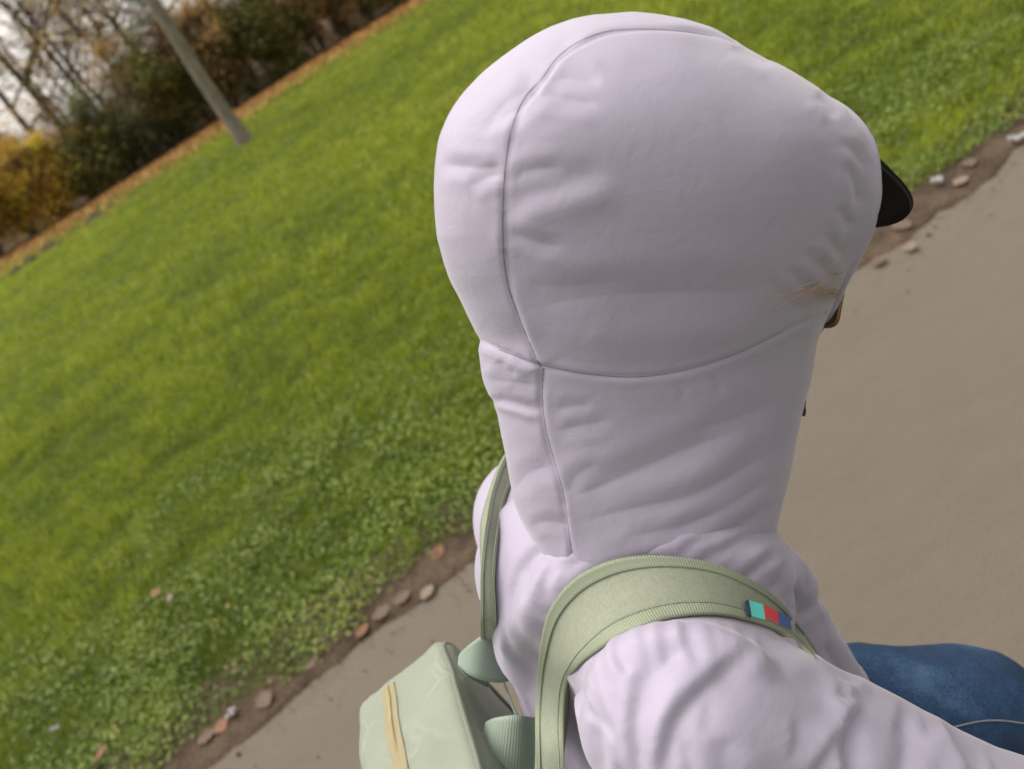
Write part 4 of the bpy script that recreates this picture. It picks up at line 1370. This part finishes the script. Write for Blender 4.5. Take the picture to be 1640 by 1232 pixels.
# ================================================================== backpack
BP0, BP1 = W(706, 1003, .84), W(796, 1296, .60)
BR = BP1 - BP0
BB = W(562, 1128, .86) - BP0
BD = np.array([.06, 0, -1.0]); BD -= BR * (BD @ BR) / (BR @ BR); BD = BD / np.linalg.norm(BD) * .32
bag = empty('backpack', tuple(BP0 + BD + BR / 2))
tag(bag, 'pale sage green canvas backpack with beige zip, worn on the back of the lilac jacket', 'backpack')
def bag_pt(r, b, d):
    """r across 0..1, b 0 back .. 1 front, d 0 top .. 1 bottom"""
    return BP0 + BR * r + BB * b * (1 + .25 * math.sin(math.pi * min(1, d))) + BD * d
bm = bmesh.new()
vs = [bm.verts.new(bag_pt(r, b, d)) for d in (0, 1) for b in (0, 1) for r in (0, 1)]
for f_ in ((0, 1, 3, 2), (4, 6, 7, 5), (0, 4, 5, 1), (2, 3, 7, 6), (0, 2, 6, 4), (1, 5, 7, 3)):
    bm.faces.new([vs[k] for k in f_])
bmesh.ops.recalc_face_normals(bm, faces=bm.faces)
bmesh.ops.bevel(bm, geom=list(bm.edges), offset=.022, segments=6, profile=.55, affect='EDGES')
bmesh.ops.triangulate(bm, faces=[f_ for f_ in bm.faces if len(f_.verts) > 4])
bmesh.ops.subdivide_edges(bm, edges=[e for e in bm.edges if e.calc_length() > .05], cuts=14, use_grid_fill=True)
me = bpy.data.meshes.new('bag_body')
bm.normal_update()
co = np.array([q.co for q in bm.verts]); no = np.array([q.normal for q in bm.verts])
co += no * (.004 * vnoise(co * 16) + .0016 * vnoise(co * 50) + .0008 * vnoise(co * 120))[:, None]
for q, c in zip(bm.verts, co): q.co = c
for f_ in bm.faces: f_.smooth = True
bm.to_mesh(me); bm.free()
child('bag_body', me, bag, M['sage_bag'])
TN = np.cross(BR, BB); TN /= np.linalg.norm(TN); TN = TN if TN[2] > 0 else -TN
BRn = BR / np.linalg.norm(BR); BBn = BB / np.linalg.norm(BB); BDn = BD / np.linalg.norm(BD)
# piping round the back panel
bend = lambda r, b, d: bag_pt(r, b, d)
pp = np.array([bend(.02, .02, 1), bend(.02, .02, .5), bend(.03, .03, .11), bend(.08, .055, .026), bend(.28, .035, .006), bend(.5, .035, .004), bend(.75, .035, .004), bend(.92, .055, .026), bend(.97, .03, .11), bend(.98, .02, .5), bend(.98, .02, 1)])
pc_ = catmull(pp, 120)
pc_ += (BBn * -.5 + TN * .5) * (.0022 + np.clip(.004 * vnoise(pc_ * 16) + .0016 * vnoise(pc_ * 50), -.003, .004))[:, None]
g = Geo(); g.tube(pc_, .0026, 8)
child('piping', g.mesh('piping'), bag, M['piping'])
# zip along the top
def strip(b0, b1, lift, r0=.085, r1=.92, n=40):
    rr = np.linspace(r0, r1, n)
    a = np.array([bag_pt(r, b0, 0) + TN * lift for r in rr]); c = np.array([bag_pt(r, b1, 0) + TN * lift for r in rr])
    nz = (.004 * vnoise(a * 16) + .0016 * vnoise(a * 50))[:, None]
    a = a + TN * nz; c = c + TN * nz
    v_ = np.empty((n * 4, 3)); v_[0::4] = a; v_[1::4] = c; v_[2::4] = c - TN * .0025; v_[3::4] = a - TN * .0025
    k = np.arange(n - 1) * 4
    q_ = np.concatenate([np.stack([k + x, k + y, k + 4 + y, k + 4 + x], -1) for x, y in ((0, 1), (1, 2), (2, 3), (3, 0))])
    return v_, q_
zp = None
g = Geo(); g.add(*strip(.545, .60, .0016)); g.add(*strip(.62, .675, .0016))
zp = child('zip', g.mesh('zip', False), bag, M['zip'])
g = Geo()
for r in np.linspace(.085, .92, 120):
    c = bag_pt(r, .61, 0); c = c + TN * (.0016 + .004 * vnoise(c[None] * 16)[0] + .0016 * vnoise(c[None] * 50)[0])
    box_geo(g, c, BRn * .0006, BBn * .0016, TN * .0009)
child('teeth', g.mesh('teeth', False), zp, M['zip_tooth'])

def band(name, rows, parent, mt, thick=.003, pad=0.0, n=70, mcross=9, bvh=None, lift=.004, clamp=False):
    """cloth band from rows (ax, ay, bx, by, depth or None): None lies on the jacket"""
    rows = [tuple(r) for r in rows]
    A = np.array([r[:2] for r in rows], float); B = np.array([r[2:4] for r in rows], float)
    dd = [r[4] if not isinstance(r[4], tuple) else r[4][0] for r in rows]
    Ac = catmull(A, n); Bc = np.stack([np.interp(np.linspace(0, 1, n), np.linspace(0, 1, 400), catmull(B, 400)[:, k]) for k in range(2)], -1)
    # keep rows in step
    def stepped(Q):
        key = np.linspace(0, 1, len(Q)); fine = []
        out = np.empty((n, 2)); u = np.linspace(0, len(Q) - 1, n)
        P_ = np.vstack([2 * Q[0] - Q[1], Q, 2 * Q[-1] - Q[-2]])
        for k in range(n):
            i = min(int(u[k]), len(Q) - 2); t = u[k] - i
            a, b, c, d = P_[i], P_[i + 1], P_[i + 2], P_[i + 3]
            out[k] = .5 * (2 * b + (c - a) * t + (2 * a - 5 * b + 4 * c - d) * t ** 2 + (3 * b - a - 3 * c + d) * t ** 3)
        return out
    Ac, Bc = stepped(A), stepped(B)
    u = np.linspace(0, len(rows) - 1, n)
    D = np.full((n, mcross), np.nan)
    for i in range(n):
        k = min(int(u[i]), len(rows) - 2); t = u[i] - k
        d0, d1 = rows[k][4], rows[k + 1][4]
        for j in range(mcross):
            s = j / (mcross - 1)
            x, y = Ac[i] * (1 - s) + Bc[i] * s
            if d0 is not None and d1 is not None:
                f0 = d0 if not isinstance(d0, tuple) else d0[0] * (1 - s) + d0[1] * s
                f1 = d1 if not isinstance(d1, tuple) else d1[0] * (1 - s) + d1[1] * s
                D[i, j] = f0 * (1 - t) + f1 * t
            elif bvh is not None:
                hit = bvh.ray_cast(Vector(CAM), Vector(ray(x, y)))
                if hit[0] is not None:
                    D[i, j] = (np.array(hit[0]) - CAM) @ FW - lift
    for j in range(mcross):
        ok = ~np.isnan(D[:, j])
        if ok.any(): D[:, j] = np.interp(np.arange(n), np.arange(n)[ok], D[ok, j])
    for j in range(mcross):
        if np.isnan(D[0, j]): D[:, j] = np.nanmean(D, axis=1)
    if clamp:
        for i in range(n):
            if (Ac[i, 1] + Bc[i, 1]) / 2 > 1012: continue
            hs_ = []
            for s in np.linspace(0, 1, 9):
                x, y = Ac[i] * (1 - s) + Bc[i] * s
                hit = bvh.ray_cast(Vector(CAM), Vector(ray(x, y)))
                if hit[0] is not None and (np.array(hit[0]) - CAM) @ FW < .95: hs_.append((np.array(hit[0]) - CAM) @ FW)
            if hs_: D[i] = min(hs_) - .004
    # calm the depth so the band bridges small folds
    for _ in range(6):
        Dp = np.pad(D, ((2, 2), (0, 0)), mode='edge')
        D = (Dp[:-4] + Dp[1:-3] + Dp[2:-2] + Dp[3:-1] + Dp[4:]) / 5
        Dq = np.pad(D, ((0, 0), (1, 1)), mode='edge')
        D = Dq[:, :-2] * .25 + D * .5 + Dq[:, 2:] * .25
    V = np.empty((n, mcross, 3))
    for i in range(n):
        for j in range(mcross):
            s = j / (mcross - 1)
            x, y = Ac[i] * (1 - s) + Bc[i] * s
            V[i, j] = W(x, y, D[i, j])
    return V

def band_mesh(name, V, thick, pad=0.0):
    n, mc = V.shape[:2]
    du = np.gradient(V, axis=0); dv_ = np.gradient(V, axis=1)
    N3 = np.cross(du, dv_); N3 /= np.linalg.norm(N3, axis=2)[:, :, None] + 1e-12
    sgn = np.sign(np.einsum('ijk,ijk->ij', N3, CAM - V).mean()) or 1
    N3 *= sgn
    s = np.linspace(0, 1, mc)
    V = V + N3 * (pad * np.sin(math.pi * s) ** .5)[None, :, None]
    L = np.concatenate([[0], np.cumsum(np.linalg.norm(np.diff(V[:, mc // 2], axis=0), axis=1))])
    al = np.repeat(L, mc)
    top = V.reshape(-1, 3); bot = (V - N3 * thick).reshape(-1, 3)
    ii, jj = np.meshgrid(np.arange(n - 1), np.arange(mc - 1), indexing='ij')
    q = np.stack([ii * mc + jj, (ii + 1) * mc + jj, (ii + 1) * mc + jj + 1, ii * mc + jj + 1], -1).reshape(-1, 4)
    N_ = n * mc
    bd = [i * mc for i in range(n)] + [(n - 1) * mc + j for j in range(1, mc)] + [i * mc + mc - 1 for i in range(n - 2, -1, -1)] + [j for j in range(mc - 2, 0, -1)]
    e = np.array([[bd[k], bd[k] + N_, bd[(k + 1) % len(bd)] + N_, bd[(k + 1) % len(bd)]] for k in range(len(bd))])
    return mesh_np(name, np.vstack([top, bot]), [np.vstack([q, q[:, ::-1] + N_, e])], True, {'along': np.concatenate([al, al])}), N3

def sub_band(V, N3, s0, s1, lift, k=5):
    """part of a band's width, lifted"""
    n, mc = V.shape[:2]
    out = np.empty((n, k, 3))
    for a, s in enumerate(np.linspace(s0, s1, k)):
        x = np.clip(s, 0, 1) * (mc - 1); i0 = min(int(x), mc - 2); t = x - i0
        base = V[:, i0] * (1 - t) + V[:, i0 + 1] * t
        if s < 0: base = base + (V[:, 0] - V[:, 1]) * (-s * (mc - 1))
        if s > 1: base = base + (V[:, -1] - V[:, -2]) * ((s - 1) * (mc - 1))
        nn = N3[:, i0] * (1 - t) + N3[:, i0 + 1] * t
        out[:, a] = base + nn * lift
    return out

def strap(rows, label, lift=.004, clamp=False):
    V = band('shoulder_strap', rows, bag, None, bvh=jbvh, lift=lift, n=110, mcross=13, clamp=clamp)
    me, N3 = band_mesh('shoulder_strap', V, .007, .0015)
    o = child('shoulder_strap', me, bag, M['sage'])
    if label: o['label'] = label
    for s0, s1 in ((-.01, .19), (.81, 1.01)):
        Vb = sub_band(V, N3, s0, s1, .0021)
        mb, _ = band_mesh('edge_binding', Vb, .004)
        child('edge_binding', mb, o, M['binding'])
        st = sub_band(V, N3, *( (.165, .175) if s0 < .5 else (.825, .835) ), .0024, 3)
        g = Geo(); g.tube(st[:, 1], .0003, 4)
        child('stitching', g.mesh('strap_stitching'), o, M['mint'])
    return o, V, N3

rows = [(856, 1290, 905, 1300, .60), (858, 1200, 903, 1210, .60)]
so_, si_ = catmull(S_OUT[1:], 12), catmull(S_IN[1:], 12)
for a, c in zip(so_, si_): rows.append((a[0], a[1], c[0], c[1], None))
strap_r, VR, NR = strap(rows, 'broad sage green strap with ribbed edging over the near shoulder', .010)
rows = [(773, 1078, 800, 1080, .80), (771, 1040, 798, 1042, .765), (770, 1000, 796, 1005, .738), (770, 955, 794, 965, .734), (770, 915, 792, 928, .736), (775, 850, 795, 872, None), (786, 790, 806, 805, None), (806, 735, 829, 757, None), (840, 690, 860, 720, None)]
strap_l, VL, NL = strap(rows, 'narrow far side of the sage green straps over the far shoulder', .006, True)

# woven tab in teal, red and blue
def tab_piece(name, c0, c1, c2, c3, mt, parent, lift=.0035):
    """corners in view; lies on the near strap"""
    P_ = []
    flat = VR.reshape(-1, 3); fp, fdp = proj(flat)
    for x, y in (c0, c1, c2, c3):
        w = 1 / (np.hypot(fp[:, 0] - x, fp[:, 1] - y) + 4) ** 4
        d = (fdp * w).sum() / w.sum()
        hit = jbvh.ray_cast(Vector(CAM), Vector(ray(x, y)))
        if hit[0] is not None: d = min(d, (np.array(hit[0]) - CAM) @ FW)
        P_.append(W(x, y, d - lift))
    P_ = np.array(P_)
    nn = np.cross(P_[1] - P_[0], P_[3] - P_[0]); nn /= np.linalg.norm(nn)
    if nn @ (CAM - P_[0]) < 0: nn = -nn
    g = Geo()
    g.add(np.vstack([P_, P_ - nn * .0015]), [[0, 1, 2, 3], [7, 6, 5, 4], [0, 4, 5, 1], [1, 5, 6, 2], [2, 6, 7, 3], [3, 7, 4, 0]])
    o = child(name, g.mesh(name, False), parent, mt)
    return o
ta = [(1198, 961), (1222, 968), (1245, 979), (1265, 988)]
tb = [(1203, 986), (1226, 993), (1248, 1000), (1268, 1008)]
for k, key in enumerate(('teal_tab', 'red_tab', 'blue_tab')):
    o = tab_piece('woven_tab', ta[k], ta[k + 1], tb[k + 1], tb[k], M[key], strap_r, .0115)
    o['label'] = ['teal third of the woven tab', 'red third of the woven tab', 'blue third of the woven tab'][k]
tab_piece('tab_fold', (1195, 962), (1199, 960), (1204, 987), (1200, 985), M['navy_tab'], strap_r, .013)

# grab handle loop and ribbed webbing at the top of the back panel
rows = [(826, 1062, 824, 1088, .748), (800, 1028, 800, 1094, .735), (778, 1018, 770, 1089, .725), (755, 1030, 748, 1079, .727), (734, 1052, 733, 1064, .738), (748, 1066, 746, 1082, .76), (785, 1078, 780, 1100, .785)]
V = band('grab_handle', rows, bag, None, n=60, mcross=9)
me, N3 = band_mesh('grab_handle', V, .0022)
child('grab_handle', me, bag, M['mint'])
g = Geo(); g.tube(catmull(np.array([W(806, 1092, .775), W(816, 1118, .768), W(828, 1150, .74)]), 20), .0014, 6)
child('handle_cord', g.mesh('handle_cord'), bag, M['mint'])
rows = [(778, 1156, 771, 1182, .72), (792, 1150, 783, 1204, .70), (815, 1147, 806, 1232, .69), (836, 1147, 832, 1262, .69), (858, 1150, 862, 1270, .705)]
V = band('ribbed_webbing', rows, bag, None, n=50, mcross=11)
me, N3 = band_mesh('ribbed_webbing', V, .0022)
child('webbing', me, bag, M['webbing'])

# ================================================================== bicycle under the rider
M['frame_paint'] = mat('dark_green_paint', (.02, .035, .03), .35, .5)[0]
M['rubber'] = mat('tyre_rubber', (.02, .02, .02), .8, .3)[0]
M['alloy'] = mat('alloy', (.45, .45, .45), .35, .5)[0]
M['alloy'].node_tree.nodes['Principled BSDF'].inputs['Metallic'].default_value = 1
FD = np.array([PS[0], PS[1], 0]); SD = np.array([-PS[1], PS[0], 0])
bike = empty('bicycle', (float(HIP[0]), float(HIP[1]), .01))
tag(bike, 'dark bicycle ridden by the person, hidden below the lilac jacket', 'bicycle')
o0 = np.array([HIP[0], HIP[1], .01])
def bp(f, s, z): return o0 + FD * f + SD * s + np.array([0, 0, z])
def circ(c, r, n=48): return np.array([c + FD * r * math.cos(a) + np.array([0, 0, r * math.sin(a)]) for a in np.linspace(0, 2 * math.pi, n + 1)])
RW, FWH, BBk = bp(-.30, 0, .33), bp(1.02, 0, .33), bp(.14, 0, .28)
HEADT, SEATC = bp(.76, 0, .84), bp(-.02, 0, .70)
BARL, BARR = WL + (WL - EL) / np.linalg.norm(WL - EL) * .07, WR + (WR - ER) / np.linalg.norm(WR - ER) * .07
for cw in (RW, FWH):
    g = Geo(); g.tube(circ(cw, .325), .019, 10)
    ty = child('tyre', g.mesh('tyre'), bike, M['rubber'])
    g = Geo(); g.tube(circ(cw, .305), .010, 8); child('rim', g.mesh('rim'), ty, M['alloy'])
    g = Geo()
    for k in range(28):
        a_ = 2 * math.pi * k / 28; g.tube([cw + SD * .02 * (-1) ** k, cw + FD * .30 * math.cos(a_) + np.array([0, 0, .30 * math.sin(a_)])], .001, 4)
    g.tube([cw - SD * .05, cw + SD * .05], .016, 10)
    child('spokes', g.mesh('spokes'), ty, M['alloy'])
g = Geo()
for p_, q_, r_ in ((BBk, SEATC, .016), (BBk, HEADT - [0, 0, .20], .019)): g.tube([p_, q_], r_, 12)
for s in (-1, 1):
    g.tube([BBk + SD * .03 * s, RW + SD * .06 * s], .009, 8); g.tube([SEATC + SD * .02 * s, RW + SD * .06 * s], .008, 8)
g.tube([HEADT, HEADT - [0, 0, .24]], .02, 12)
child('frame', g.mesh('frame'), bike, M['frame_paint'])
g = Geo()
for s in (-1, 1): g.tube(catmull(np.array([HEADT - [0, 0, .24], HEADT - [0, 0, .28] + SD * .05 * s, FWH + SD * .055 * s]), 12), .011, 8)
child('fork', g.mesh('fork'), bike, M['frame_paint'])
g = Geo(); g.tube(catmull(np.array([BARR, BARR + FD * .10 - [0, 0, .02], BARR + FD * .26 + SD * .03 - [0, 0, .02], HEADT - FD * .04 + [0, 0, .10], BARL + FD * .26 - SD * .03 - [0, 0, .02], BARL + FD * .10 - [0, 0, .02], BARL]), 40), .012, 10)
g.tube([HEADT, HEADT - FD * .04 + [0, 0, .10]], .014, 10)
child('handlebar', g.mesh('handlebar'), bike, M['alloy'])
g = Geo(); g.tube([SEATC, bp(-.05, 0, .80)], .013, 10)
child('seat_post', g.mesh('seat_post'), bike, M['alloy'])
def saddle(p): return smin(ellipsoid(p, bp(-.06, 0, .815), np.array([FD, SD, [0, 0, 1.]]), (.09, .075, .03)), capsule(p, bp(-.02, 0, .82), bp(.16, 0, .815), .03, .018), .03)
v_, q_ = surface_nets(saddle, bp(0, 0, .8) - [.25, .15, .08], bp(0, 0, .8) + [.25, .15, .1], .008)
child('saddle', mesh_np('saddle', v_, [q_]), bike, M['black'])
g = Geo(); g.tube(circ(BBk - SD * .05, .09, 30), .006, 6)
for a_, s in ((AR_, -1), (AL_, 1)):
    pe = a_ + [.10, 0, -.095]
    g.tube([BBk + SD * .06 * s, pe - SD * .02 * s], .010, 8)
    box_geo(g, pe, FD * .045, SD * .04, np.array([0, 0, .009]))
child('crank_and_pedals', g.mesh('crank'), bike, M['alloy'])
